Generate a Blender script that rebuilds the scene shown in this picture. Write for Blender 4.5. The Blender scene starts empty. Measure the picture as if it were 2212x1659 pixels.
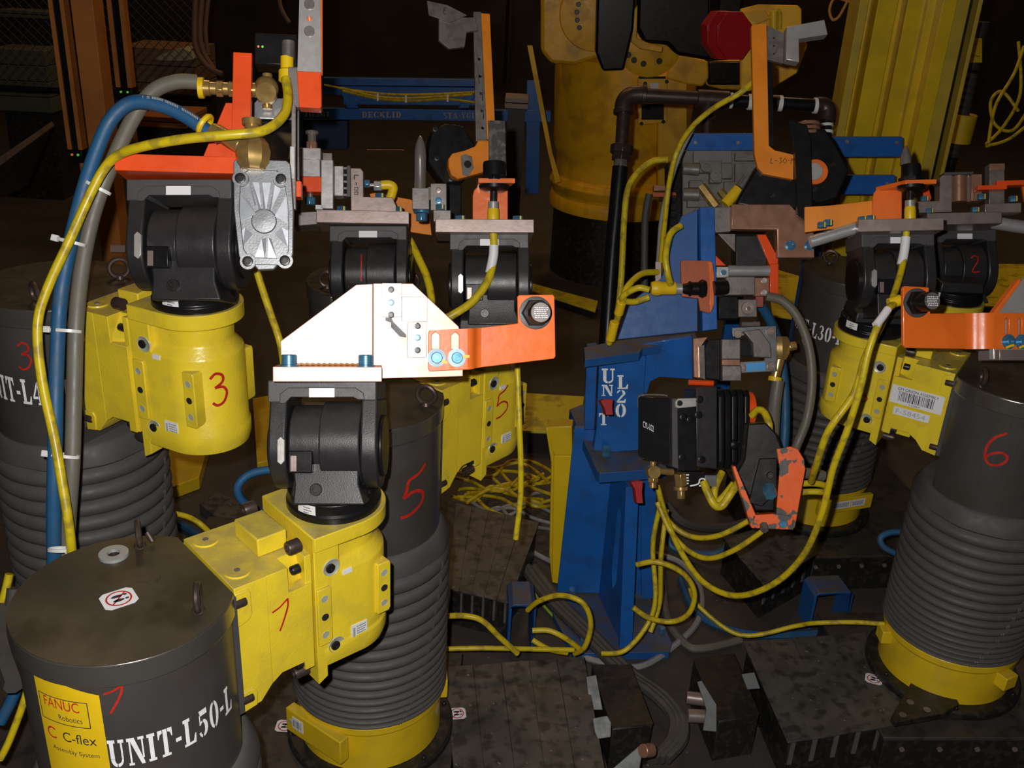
import bpy, bmesh, math, random
from mathutils import Vector, Matrix
from mathutils.geometry import tessellate_polygon
random.seed(7)
rad = math.radians
SC = bpy.context.scene
COL = SC.collection
# ---------------------------------------------------------------- camera
FPX = 2150.0; PITCH = rad(24.2); ROLL = rad(2.985); CAMH = 2.03
fw = Vector((0, math.cos(PITCH), -math.sin(PITCH)))
_u0 = Vector((0, math.sin(PITCH), math.cos(PITCH))); _r0 = Vector((1, 0, 0))
RT = _r0 * math.cos(ROLL) + _u0 * math.sin(ROLL)
UP = -_r0 * math.sin(ROLL) + _u0 * math.cos(ROLL)
CP = Vector((0, 0, CAMH))
cam = bpy.data.cameras.new('camera'); camo = bpy.data.objects.new('camera', cam); COL.objects.link(camo)
cam.sensor_width = 36; cam.lens = FPX * 36 / 2212; cam.clip_start = .05; cam.clip_end = 200
camo.matrix_world = Matrix(((RT.x, UP.x, -fw.x, CP.x), (RT.y, UP.y, -fw.y, CP.y), (RT.z, UP.z, -fw.z, CP.z), (0, 0, 0, 1)))
SC.camera = camo
# ---------------------------------------------------------------- light: camera flash, dim sodium lamps high in the hall
wd = bpy.data.worlds.new('hall_air'); SC.world = wd; wd.use_nodes = True
wd.node_tree.nodes['Background'].inputs[0].default_value = (.48, .37, .27, 1)
wd.node_tree.nodes['Background'].inputs[1].default_value = .022
def lamp(name, kind, loc, energy, color, size=.1, target=None, size_y=None):
    l = bpy.data.lights.new(name, kind); o = bpy.data.objects.new(name, l); COL.objects.link(o)
    l.energy = energy; l.color = color; o.location = loc
    if kind == 'AREA':
        l.size = size
        if size_y: l.shape = 'RECTANGLE'; l.size_y = size_y
    else: l.shadow_soft_size = size
    if target is not None:
        o.rotation_euler = (Vector(target) - Vector(loc)).to_track_quat('-Z', 'Y').to_euler()
    return o
lamp('camera_flash', 'POINT', CP - RT * .05 + UP * .045 + fw * .02, 165, (1, .97, .93), .012)
for x, y, e in [(-2.5, 7.5, 34), (2.8, 8.5, 52), (.5, 11, 30)]:
    lamp('sodium_lamp', 'AREA', (x, y, 6.5), e, (1, .6, .28), .7, (x, y - .5, 0))
lamp('sodium_lamp', 'AREA', (-.6, 5.0, 6.4), 26, (1, .55, .2), .6, (1.0, 7, 1.6))
SC.view_settings.view_transform = 'Standard'; SC.view_settings.look = 'None'
SC.view_settings.gamma = 1; SC.view_settings.exposure = 0.0; SC.view_settings.use_curve_mapping = False
# ---------------------------------------------------------------- geometry helpers
def ray(x, y): return fw + RT * ((x - 1106) / FPX) - UP * ((y - 829.5) / FPX)
def W(x, y, d): return CP + ray(x, y) * d
def WZ(x, y, z):
    r = ray(x, y); return CP + r * ((z - CAMH) / r.z)
class Fr:
    """local frame of a tilted tool: X right, Y down (photo measure), D away; s = metres per unit"""
    def __init__(s, px, py, d, yaw=0, pitch=0, roll=0):
        s.o = W(px, py, d); s.px = px; s.py = py; s.s = d / FPX
        a, u, f = RT.copy(), UP.copy(), fw.copy()
        q = Matrix.Rotation(rad(yaw), 3, u); a = q @ a; f = q @ f
        q = Matrix.Rotation(rad(pitch), 3, a); u = q @ u; f = q @ f
        q = Matrix.Rotation(rad(roll), 3, f); a = q @ a; u = q @ u
        s.a, s.u, s.f = a, u, f
    def __call__(s, X, Y, D=0):
        return s.o + s.s * ((X - s.px) * s.a - (Y - s.py) * s.u + D * s.f)
def catmull(pts, n=8, closed=False):
    P = [Vector(p) for p in pts]
    if len(P) < 3: return P
    out = []; m = len(P)
    for i in range(m if closed else m - 1):
        g = (lambda k: P[k % m]) if closed else (lambda k: P[min(max(k, 0), m - 1)])
        a, b, c, d = g(i - 1), g(i), g(i + 1), g(i + 2)
        for k in range(n):
            t = k / n
            out.append(.5 * ((2 * b) + (c - a) * t + (2 * a - 5 * b + 4 * c - d) * t * t + (3 * b - a - 3 * c + d) * t ** 3))
    if not closed: out.append(P[-1])
    return out
def perp(ax):
    ax = ax.normalized(); h = Vector((0, 0, 1)) if abs(ax.z) < .9 else Vector((1, 0, 0))
    a = ax.cross(h).normalized(); return a, ax.cross(a).normalized()
class MB:
    def __init__(s): s.v = []; s.f = []
    def add(s, vs, fs):
        b = len(s.v); s.v += [Vector(v) for v in vs]; s.f += [tuple(i + b for i in f) for f in fs]; return s
    def prism(s, m, pts, w0, w1, holes=()):
        if holes:
            loops = [list(pts)] + [list(h) for h in holes]
            tris = tessellate_polygon([[Vector((p[0], p[1], 0)) for p in l] for l in loops])
            flat = [p for l in loops for p in l]; n = len(flat)
            fs = [tuple(t) for t in tris] + [tuple(i + n for i in reversed(t)) for t in tris]
            b = 0
            for l in loops:
                k = len(l)
                for i in range(k): j = (i + 1) % k; fs.append((b + i, b + j, b + j + n, b + i + n))
                b += k
        else:
            flat = list(pts); n = len(flat)
            fs = [tuple(range(n)), tuple(range(2 * n - 1, n - 1, -1))] + [(i, (i + 1) % n, (i + 1) % n + n, i + n) for i in range(n)]
        return s.add([m(p[0], p[1], w0) for p in flat] + [m(p[0], p[1], w1) for p in flat], fs)
    def box(s, m, x0, x1, y0, y1, z0, z1): return s.prism(m, [(x0, y0), (x1, y0), (x1, y1), (x0, y1)], z0, z1)
    def loft(s, rings, cap=True):
        n = len(rings[0]); vs = [v for r in rings for v in r]; fs = []
        for k in range(len(rings) - 1):
            for i in range(n): j = (i + 1) % n; fs.append((k * n + i, k * n + j, (k + 1) * n + j, (k + 1) * n + i))
        if cap: fs += [tuple(range(n)), tuple(range(len(vs) - 1, len(vs) - n - 1, -1))]
        return s.add(vs, fs)
    def lathe(s, c, ax, prof, n=32):
        c = Vector(c); ax = Vector(ax).normalized(); a, b = perp(ax); rings = []
        for r, t in prof:
            r = max(r, 1e-5); rings.append([c + ax * t + (a * math.cos(2 * math.pi * i / n) + b * math.sin(2 * math.pi * i / n)) * r for i in range(n)])
        return s.loft(rings)
    def cyl(s, p0, p1, r, r1=None, n=24):
        p0 = Vector(p0); p1 = Vector(p1); return s.lathe(p0, p1 - p0, [(r, 0), (r if r1 is None else r1, (p1 - p0).length)], n)
    def sph(s, c, r, sc=(1, 1, 1), n=14, k=8):
        rings = [[Vector(c) + Vector((r * sc[0] * math.sin(math.pi * j / k) * math.cos(2 * math.pi * i / n), r * sc[1] * math.sin(math.pi * j / k) * math.sin(2 * math.pi * i / n), r * sc[2] * math.cos(math.pi * j / k))) for i in range(n)] for j in range(k + 1)]
        rings[0] = [p + Vector((math.cos(i), math.sin(i), 0)) * 1e-6 for i, p in enumerate(rings[0])]
        return s.loft(rings)
    def tube(s, pts, r, n=10, sub=8, closed=False, rf=None):
        P = catmull(pts, sub, closed) if sub else [Vector(p) for p in pts]
        m = len(P); T = [(P[(i + 1) % m if closed else min(i + 1, m - 1)] - P[(i - 1) % m if closed else max(i - 1, 0)]).normalized() for i in range(m)]
        a, _ = perp(T[0]); rings = []
        for i in range(m):
            a = (a - T[i] * a.dot(T[i])).normalized(); b = T[i].cross(a); rr = r * (rf(i / (m - 1)) if rf else 1)
            rings.append([P[i] + (a * math.cos(2 * math.pi * k / n) + b * math.sin(2 * math.pi * k / n)) * rr for k in range(n)])
        if closed:
            vs = [v for q in rings for v in q]; fs = [(k * n + i, k * n + (i + 1) % n, ((k + 1) % m) * n + (i + 1) % n, ((k + 1) % m) * n + i) for k in range(m) for i in range(n)]
            return s.add(vs, fs)
        return s.loft(rings)
    def torus(s, c, ax, R, r, n=24, k=10, a0=0, a1=360):
        a, b = perp(Vector(ax)); full = abs(a1 - a0) >= 360; m = n if full else n + 1
        return s.tube([Vector(c) + (a * math.cos(rad(a0 + (a1 - a0) * i / n)) + b * math.sin(rad(a0 + (a1 - a0) * i / n))) * R for i in range(m)], r, k, 0, full)
    def ribbon(s, m, pts, w, sub=6):
        """flat painted stroke, m(u,v) gives a point on the surface"""
        P = catmull([(p[0], p[1], 0) for p in pts], sub) if sub else [Vector((p[0], p[1], 0)) for p in pts]
        vs = []; n = len(P)
        for i in range(n):
            t = (P[min(i + 1, n - 1)] - P[max(i - 1, 0)]); t = Vector((t.x, t.y, 0)); t.normalize(); q = Vector((-t.y, t.x, 0)) * w / 2
            vs += [m(P[i].x + q.x, P[i].y + q.y), m(P[i].x - q.x, P[i].y - q.y)]
        return s.add(vs, [(2 * i, 2 * i + 1, 2 * i + 3, 2 * i + 2) for i in range(n - 1)])
    def flat(s, m, pts):
        return s.add([m(p[0], p[1]) for p in pts], [tuple(range(len(pts)))])
    def wrap(s, m, pts, du=.004):
        """flat polygon cut into strips along u and laid on a curved surface m(u,v)"""
        bm = bmesh.new(); vs = [bm.verts.new((p[0], p[1], 0)) for p in pts]; bm.faces.new(vs)
        u0 = min(p[0] for p in pts); u1 = max(p[0] for p in pts); k = int((u1 - u0) / du)
        for i in range(1, k + 1):
            bmesh.ops.bisect_plane(bm, geom=bm.verts[:] + bm.edges[:] + bm.faces[:], plane_co=(u0 + i * du, 0, 0), plane_no=(1, 0, 0))
        bm.verts.ensure_lookup_table(); bm.verts.index_update()
        s.add([m(v.co.x, v.co.y) for v in bm.verts], [tuple(v.index for v in f.verts) for f in bm.faces]); bm.free(); return s
    def obj(s, name, mat, parent=None, bevel=0, smooth=40, seg=2, loc=None, recalc=True, mat2=None):
        o0 = parent_origin(parent) if parent is not None else (loc if loc is not None else base_of(s.v))
        me = bpy.data.meshes.new(name); me.from_pydata([v - o0 for v in s.v], [], s.f)
        if recalc:
            bm = bmesh.new(); bm.from_mesh(me); bmesh.ops.recalc_face_normals(bm, faces=bm.faces); bm.to_mesh(me); bm.free()
        if smooth:
            me.polygons.foreach_set('use_smooth', [True] * len(me.polygons)); me.set_sharp_from_angle(angle=rad(smooth))
        me.materials.append(mat); o = bpy.data.objects.new(name, me); COL.objects.link(o)
        if parent is not None: o.parent = parent
        else: o.location = o0
        if bevel:
            b = o.modifiers.new('bevel', 'BEVEL'); b.width = bevel; b.segments = seg; b.limit_method = 'ANGLE'; b.angle_limit = rad(35); b.harden_normals = False
        return o
ORG = {}
def parent_origin(p):
    v = Vector((0, 0, 0))
    while p is not None: v += p.location; p = p.parent
    return v
def base_of(vs):
    x = sum(v.x for v in vs) / len(vs); y = sum(v.y for v in vs) / len(vs); return Vector((x, y, min(v.z for v in vs)))
def thing(name, label, cat, loc, group=None):
    o = bpy.data.objects.new(name, None); COL.objects.link(o); o.location = loc; o.empty_display_size = .05
    return tag(o, label, cat, group)
def tag(o, label, cat, group=None, kind=None):
    o['label'] = label; o['category'] = cat
    if group: o['group'] = group
    if kind: o['kind'] = kind
    return o
def struct(o): o['kind'] = 'structure'; return o
# ---------------------------------------------------------------- materials
def mat(name, col, rough=.5, metal=0, bump=0, bs=120, var=.08, vs=9, dust=0, dcol=(.2, .17, .12), stain=None, sa=.5, ss=14, chips=None, ca=.6, cs=20, coat=0, brushed=0, emit=0, trans=0, spec=.5):
    m = bpy.data.materials.new(name); m.use_nodes = True; t = m.node_tree; N = t.nodes; L = t.links; b = N['Principled BSDF']
    tc = N.new('ShaderNodeTexCoord'); geo = N.new('ShaderNodeNewGeometry'); pos = geo.outputs['Position']
    def noise(sc, det=4, vec=None):
        n = N.new('ShaderNodeTexNoise'); n.inputs['Scale'].default_value = sc; n.inputs['Detail'].default_value = det
        L.new(vec or pos, n.inputs['Vector']); return n.outputs['Fac']
    def mix(f, a, c):
        n = N.new('ShaderNodeMix'); n.data_type = 'RGBA'
        if hasattr(f, 'links'): L.new(f, n.inputs[0])
        else: n.inputs[0].default_value = f
        for s_, i in ((a, 6), (c, 7)):
            if hasattr(s_, 'links'): L.new(s_, n.inputs[i])
            else: n.inputs[i].default_value = (*s_, 1)
        return n.outputs[2]
    def rng(f, a, c, lo=0, hi=1):
        n = N.new('ShaderNodeMapRange'); n.inputs[1].default_value = a; n.inputs[2].default_value = c; n.inputs[3].default_value = lo; n.inputs[4].default_value = hi
        L.new(f, n.inputs[0]); return n.outputs[0]
    c = mix(rng(noise(vs), .3, .7), tuple(x * (1 - var) for x in col), tuple(min(1, x * (1 + var)) for x in col))
    if stain: c = mix(rng(noise(ss, 6), .5, .62, 0, sa), c, stain)
    if chips: c = mix(rng(noise(cs, 8), ca, ca + .02), c, chips)
    if dust:
        sep = N.new('ShaderNodeSeparateXYZ'); L.new(geo.outputs['Normal'], sep.inputs[0]); u = rng(sep.outputs[2], .45, .9)
        mu = N.new('ShaderNodeMath'); mu.operation = 'MULTIPLY'; L.new(u, mu.inputs[0]); L.new(rng(noise(22, 6), .3, .62, dust * .35, dust), mu.inputs[1]); c = mix(mu.outputs[0], c, dcol)
    L.new(c, b.inputs['Base Color'])
    if brushed:
        mp = N.new('ShaderNodeMapping'); mp.inputs['Scale'].default_value = (1, 1, .04) if brushed > 0 else (.04, 1, 1); L.new(pos, mp.inputs[0]); L.new(rng(noise(260, 3, mp.outputs[0]), .3, .7, max(.05, rough - .06), rough + .06), b.inputs['Roughness'])
    else: L.new(rng(noise(40, 4), .3, .7, max(.02, rough * .85), min(1, rough * 1.15)), b.inputs['Roughness'])
    b.inputs['Metallic'].default_value = metal; b.inputs['Coat Weight'].default_value = coat; b.inputs['Coat Roughness'].default_value = .08
    b.inputs['Specular IOR Level'].default_value = spec
    if bump:
        bn = N.new('ShaderNodeBump'); bn.inputs['Strength'].default_value = bump; bn.inputs['Distance'].default_value = .002; L.new(noise(bs, 5), bn.inputs['Height']); L.new(bn.outputs[0], b.inputs['Normal'])
    if emit: b.inputs['Emission Color'].default_value = (*col, 1); b.inputs['Emission Strength'].default_value = emit
    if trans: b.inputs['Transmission Weight'].default_value = trans
    return m
YEL = mat('yellow_cast_paint', (.8, .6, .03), .32, bump=.28, bs=160, dust=.62, dcol=(.22, .19, .12), stain=(.45, .36, .05), sa=.25, coat=.25)
YEL2 = mat('yellow_smooth_paint', (.74, .5, .012), .35, bump=.05, dust=.2, stain=(.5, .35, .03), sa=.3, coat=.15)
YELB = mat('amber_robot_paint', (.92, .5, .014), .45, bump=.06, stain=(.35, .17, .02), sa=.4, ss=7)
DRUM = mat('dark_brushed_steel', (.13, .12, .115), .33, metal=.6, brushed=1, var=.12, stain=(.12, .1, .08), sa=.5, ss=6)
LID = mat('stained_steel_lid', (.115, .098, .072), .38, metal=.6, stain=(.06, .05, .032), sa=.7, ss=7, bump=.03, var=.2, vs=6)
RUB = mat('black_rubber_bellows', (.072, .066, .064), .62, bump=.08, bs=300, dust=.45, dcol=(.12, .11, .1))
BLK = mat('black_cast_paint', (.02, .019, .02), .38, bump=.16, bs=500, dust=.3, dcol=(.1, .09, .08))
BLKS = mat('satin_black', (.008, .0075, .008), .33, bump=.03, bs=200, spec=.3)
BGRY = mat('dark_grey_machined', (.075, .073, .076), .5, bump=.1, bs=300, metal=.2)
STEEL = mat('machined_tool_steel', (.36, .285, .265), .36, metal=.6, var=.1, bump=.08, bs=90, stain=(.3, .22, .17), sa=.4, ss=20)
STELD = mat('dull_tool_steel', (.22, .195, .185), .45, metal=.5, bump=.12, bs=130, stain=(.12, .09, .07), sa=.5, ss=30)
BRT = mat('bright_ground_steel', (.6, .58, .57), .32, metal=.55, bump=.06, bs=120, stain=(.5, .42, .38), sa=.3)
CHR = mat('polished_chrome', (.66, .59, .55), .17, metal=.82)
TUBE = mat('bright_turned_tube', (.5, .5, .52), .3, metal=.5, bump=.05)
CAST = mat('cast_aluminium', (.25, .255, .27), .36, metal=.65, bump=.1, bs=260)
RIMM = mat('bright_steel_rim', (.3, .28, .26), .24, metal=.85)
ORG_ = mat('orange_fixture_paint', (.82, .16, .018), .34, bump=.12, bs=90, coat=.2, stain=(.6, .1, .015), sa=.3)
ORG2 = mat('amber_orange_paint', (.82, .25, .012), .4, bump=.08, bs=90, stain=(.6, .16, .01), sa=.3)
REDO = mat('red_orange_paint', (.85, .085, .012), .32, bump=.12, bs=90, coat=.25, stain=(.6, .06, .01), sa=.3)
ORGC = mat('chipped_orange_paint', (.85, .12, .012), .35, bump=.15, bs=70, chips=(.09, .085, .08), ca=.545, cs=26)
BLU = mat('blue_stand_paint', (.012, .115, .42), .36, bump=.08, bs=70, dust=.5, dcol=(.1, .09, .08), stain=(.02, .05, .13), sa=.3, coat=.1)
BLUD = mat('dusty_shaded_blue_paint', (.015, .09, .3), .5, dust=.95, dcol=(.1, .085, .065), bump=.1)
BOLT = mat('blue_zinc_bolt', (.09, .26, .42), .3, metal=.55, var=.2, vs=60)
BOLTB = mat('brown_oxide_bolt', (.075, .05, .042), .42, metal=.5, bump=.1)
BOLTK = mat('black_oxide_bolt', (.03, .028, .027), .35, metal=.5)
HOLE = mat('hole_shade', (.012, .011, .01), .8)  # darkness of holes put into the colour of flat discs
HOLEL = mat('bare_thread_bore', (.5, .52, .42), .4, metal=.3)
WHT = mat('white_stencil_paint', (.95, .95, 1), .5, stain=(.6, .58, .56), sa=.2, ss=60)
PAPER = mat('white_label', (.78, .78, .82), .4, var=.03)
PRINT = mat('black_print', (.03, .03, .035), .6)
REDM = mat('red_marker_paint', (.5, .02, .01), .5, var=.2, vs=40)
BLKM = mat('black_marker_ink', (.03, .02, .015), .6)
COPP = mat('copper_toned_steel', (.42, .22, .145), .33, metal=.5, bump=.12, bs=60, stain=(.32, .17, .11), sa=.5, ss=18)
BRASS = mat('brass_fitting', (.6, .4, .14), .27, metal=.7, stain=(.3, .18, .06), sa=.4, ss=30)
YCAB = mat('yellow_cable_jacket', (.62, .47, .01), .38, bump=.08, bs=180, stain=(.2, .14, .03), sa=.55, ss=35)
YCON = mat('yellow_connector_plastic', (.8, .53, .01), .4, var=.05)
BHOSE = mat('blue_air_hose', (.012, .085, .2), .55, stain=(.05, .09, .14), sa=.4, ss=25)
GHOSE = mat('grey_air_hose', (.145, .132, .105), .5, stain=(.12, .11, .09), sa=.4)
TIE = mat('white_nylon_tie', (.66, .66, .64), .4)
KCAB = mat('dark_grey_cable', (.06, .057, .052), .6, dust=.5, dcol=(.12, .11, .09))
LCAB = mat('light_grey_cable', (.28, .28, .28), .5)
IRON = mat('black_iron_pipe', (.065, .045, .04), .38, metal=.5, bump=.1, bs=70)
PTFE = mat('white_thread_tape', (.75, .75, .73), .6)
FLOORM = mat('grimy_factory_floor', (.052, .045, .04), .6, bump=.25, bs=60, stain=(.06, .044, .038), sa=.5, ss=5, var=.15, vs=4, chips=(.22, .2, .17), ca=.71, cs=60)
PLATM = mat('oily_steel_cover', (.1, .093, .087), .45, metal=.3, bump=.12, bs=45, stain=(.028, .024, .021), sa=.7, ss=26, var=.3, chips=(.3, .27, .22), ca=.70, cs=70)
BOXM = mat('black_painted_steel', (.014, .0135, .013), .45, bump=.15, bs=60, stain=(.06, .045, .03), sa=.4, ss=40)
REDR = mat('red_reflector', (.42, .012, .02), .35)
GALV = mat('galvanised_plate', (.12, .125, .13), .55, metal=.3)
TREAD = mat('yellow_tread_paint', (.72, .62, .03), .5, stain=(.2, .15, .03), sa=.6, ss=9, bump=.1)
WOOD = mat('dim_wooden_crate', (.16, .09, .05), .7)
# ---------------------------------------------------------------- writing
def arcp(cx, cy, rx, ry, a0, a1, tx, ty, n=9):
    """crescent stroke: outer ellipse rx,ry, inner ellipse thinner by tx,ty"""
    o = [(cx + rx * math.cos(rad(a0 + (a1 - a0) * i / n)), cy + ry * math.sin(rad(a0 + (a1 - a0) * i / n))) for i in range(n + 1)]
    i_ = [(cx + (rx - tx) * math.cos(rad(a0 + (a1 - a0) * i / n)), cy + (ry - ty) * math.sin(rad(a0 + (a1 - a0) * i / n))) for i in range(n + 1)]
    return o + i_[::-1]
def rc(x0, y0, x1, y1): return [(x0, y0), (x1, y0), (x1, y1), (x0, y1)]
GL = {
 'U': [rc(0, .88, .42, 1), rc(.09, .3, .32, .9), rc(.58, .88, .9, 1), rc(.7, .3, .8, .9), arcp(.445, .3, .355, .3, 182, 262, .22, .12), arcp(.445, .3, .355, .3, 272, 358, .1, .12)],
 'N': [rc(0, .88, .3, 1), rc(.1, 0, .2, .9), rc(0, 0, .3, .09), [(.22, 1), (.42, 1), (.88, .08), (.88, 0), (.7, 0), (.22, .84)], rc(.62, .9, .95, 1), rc(.8, .22, .89, .92)],
 'I': [rc(0, .88, .44, 1), rc(.1, .09, .34, .91), rc(0, 0, .44, .1)],
 'T': [rc(.3, .08, .54, 1), rc(.16, 0, .68, .09), [(0, 1), (.26, 1), (.26, .88), (.12, .84), (.05, .68), (0, .68)], [(.84, 1), (.58, 1), (.58, .88), (.72, .84), (.79, .68), (.84, .68)]],
 '-': [rc(.02, .36, .36, .5)],
 'L': [rc(0, .88, .44, 1), rc(.1, .1, .34, .9), [(0, 0), (.76, 0), (.8, .34), (.73, .34), (.6, .1), (0, .1)]],
 '5': [[(.12, 1), (.68, 1), (.7, .8), (.2, .8)], rc(.12, .5, .19, .84), arcp(.36, .32, .36, .32, 85, -88, .24, .1), arcp(.3, .3, .26, .3, 200, 262, .12, .1), arcp(.34, .34, .3, .28, 145, 95, .1, .08)],
 '0': [arcp(.38, .5, .36, .5, 96, 264, .23, .1), arcp(.42, .5, .36, .5, 84, -84, .23, .1)],
 '4': [[(.44, 0), (.66, 0), (.66, 1), (.44, .93)], [(0, .24), (.4, .24), (.4, .34), (.14, .34), (.4, .74), (.4, .92), (0, .34)], rc(.7, .24, .82, .34), rc(.34, 0, .78, .08)],
 '3': [arcp(.3, .76, .33, .24, 88, -88, .2, .09), arcp(.3, .28, .4, .28, 88, -88, .24, .1), arcp(.3, .76, .26, .24, 160, 98, .1, .09), arcp(.3, .28, .28, .28, 262, 195, .12, .1)],
 '2': [arcp(.36, .74, .34, .26, 80, -35, .22, .1), arcp(.32, .74, .3, .26, 175, 95, .12, .1), [(.62, .6), (.42, .62), (.02, .14), (.02, 0), (.16, .14)], [(.06, 0), (.7, 0), (.74, .3), (.66, .3), (.58, .16), (.2, .16)]],
 'D': [rc(0, .88, .36, 1), rc(.1, .1, .34, .9), rc(0, 0, .36, .1), arcp(.4, .5, .4, .5, 88, -88, .22, .1)],
 'E': [rc(.1, 0, .34, 1), rc(0, .9, .1, 1), rc(0, 0, .1, .1), [(.38, 1), (.72, 1), (.72, .7), (.66, .7), (.55, .89), (.38, .89)], rc(.38, .45, .58, .55), [(.38, 0), (.76, 0), (.76, .3), (.7, .3), (.58, .11), (.38, .11)]],
 'C': [arcp(.4, .5, .4, .5, 94, 266, .23, .1), arcp(.44, .5, .36, .5, 84, 25, .1, .12), arcp(.44, .5, .36, .5, -25, -84, .1, .12)],
 'K': [rc(.1, 0, .34, 1), rc(0, .9, .42, 1), rc(0, 0, .42, .1), [(.38, .5), (.66, .95), (.78, .95), (.46, .46)], [(.4, .5), (.52, .56), (.88, .05), (.88, 0), (.62, 0)], rc(.55, .9, .88, 1)],
 'S': [arcp(.36, .74, .34, .26, 95, 230, .2, .1), arcp(.34, .26, .34, .26, 50, -85, .2, .1), [(.14, .6), (.3, .66), (.58, .4), (.44, .34)], arcp(.38, .74, .28, .26, 80, 20, .1, .1), arcp(.3, .26, .28, .26, 200, 262, .1, .1)],
 'A': [[(.34, 1), (.5, 1), (.82, .08), (.58, .08), (.32, .88)], [(.28, .86), (.32, .74), (.12, .08), (.04, .08)], rc(.24, .28, .5, .37), rc(0, 0, .26, .08), rc(.48, 0, .92, .08)],
 'Y': [rc(.3, .08, .54, .46), rc(.2, 0, .64, .08), [(.04, .92), (.28, .92), (.52, .48), (.3, .48)], [(.56, .5), (.72, .92), (.8, .92), (.6, .48)], rc(0, .92, .36, 1), rc(.58, .92, .86, 1)],
 'G': [arcp(.4, .5, .4, .5, 94, 266, .23, .1), arcp(.44, .5, .36, .5, 84, 25, .1, .12), rc(.52, .1, .74, .42), rc(.46, .38, .84, .46)],
 '1': [rc(.12, .08, .36, 1), rc(0, 0, .48, .09), [(0, .8), (.1, .82), (.1, .98), (0, .86)]],
 '6': [arcp(.38, .5, .36, .5, 96, 264, .23, .1), arcp(.4, .28, .34, .28, 84, -84, .22, .09), arcp(.42, .5, .3, .5, 84, 30, .1, .1)],
 ' ': []}
def gw(ch): return (max(p[0] for q in GL[ch] for p in q) if GL[ch] else .4)
def stencil(mb, m, text, u0, v0, h, gap=.16, width=None, curved=False, du=.004):
    tot = sum(gw(c) for c in text) + gap * (len(text) - 1); k = h if width is None else width / tot; x = u0
    for c in text:
        for q in GL[c]:
            pts = [(x + p[0] * k, v0 + p[1] * h) for p in q]
            if curved: mb.wrap(m, pts, du)
            else: mb.flat(m, pts)
        x += (gw(c) + gap) * k
    return mb
def plain_text(mb, m, text, u0, v0, h, width=None):
    c = bpy.data.curves.new('txt', 'FONT'); c.body = text; c.size = 1; o = bpy.data.objects.new('txt', c); COL.objects.link(o)
    dg = bpy.context.evaluated_depsgraph_get(); me = bpy.data.meshes.new_from_object(o.evaluated_get(dg))
    xs = [v.co.x for v in me.vertices]; ys = [v.co.y for v in me.vertices]
    if xs:
        kx = h / .7 if width is None else width / (max(xs) - min(xs)); ky = h / .7; x0 = min(xs)
        mb.add([m(u0 + (v.co.x - x0) * kx, v0 + v.co.y * ky) for v in me.vertices], [tuple(p.vertices) for p in me.polygons])
    bpy.data.objects.remove(o); bpy.data.meshes.remove(me); bpy.data.curves.remove(c); return mb
def small_label(parent, m, w, h, rot=False, name='label', lines=4, seed=1):
    """white sticker with bar code and small lines; m(u,v) with a lift argument"""
    MB().prism(lambda u, v, d: m(u, v, d), rc(0, 0, w, h), 0, .0004).obj(name, PAPER, parent, smooth=0)
    r = random.Random(seed); mb = MB(); x = .06 * w
    L_ = parent.children[-1] if False else None
    y = h * .1
    while y < h * .9:
        t = h * r.choice([.02, .035, .05]); mb.flat(lambda u, v: m(u, v, .0007), rc(x, y, x + w * .16, y + t)); y += t + h * r.choice([.02, .03])
    for i in range(lines):
        yy = h * (.15 + .75 * i / lines); u = w * .34
        while u < w * .85:
            l = w * r.uniform(.03, .1); mb.flat(lambda a, b: m(a, b, .0007), rc(u, yy, u + l, yy + h * .07)); u += l + w * .03
    o = [c for c in COL.objects if c.parent == parent][-1]
    mb.obj('print', PRINT, o, smooth=0, recalc=False)
# bolts
def bolt(parent, p, ax, r, h, mt, name='bolt', hexh=False, n=14):
    p = Vector(p); ax = Vector(ax).normalized(); mb = MB()
    if hexh: mb.lathe(p, ax, [(r, 0), (r, h * .85), (r * .9, h)], 6)
    else: mb.lathe(p, ax, [(r, 0), (r, h * .88), (r * .9, h), (r * .52, h), (r * .48, h * .5), (.00001, h * .5)], n)
    return mb.obj(name, mt, parent, smooth=30)
# ---------------------------------------------------------------- the floor and the hall shell
FZ = -.16
def wm(x, y, z): return Vector((x, y, z))
struct(MB().box(wm, -9, 9, -.5, 16, FZ - .1, FZ).obj('floor', FLOORM, smooth=0))
HALL = mat('unlit_hall_panelling', (.035, .026, .02), .8, var=.3, vs=1.5)
struct(MB().box(wm, -9, 9, 16, 16.2, FZ, 7).obj('wall_back', HALL, smooth=0))
struct(MB().box(wm, -9.2, -9, -.5, 16, FZ, 7).obj('wall_left', HALL, smooth=0))
struct(MB().box(wm, 9, 9.2, -.5, 16, FZ, 7).obj('wall_right', HALL, smooth=0))
struct(MB().box(wm, -9, 9, -.5, 16, 7, 7.2).obj('ceiling', HALL, smooth=0))
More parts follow.
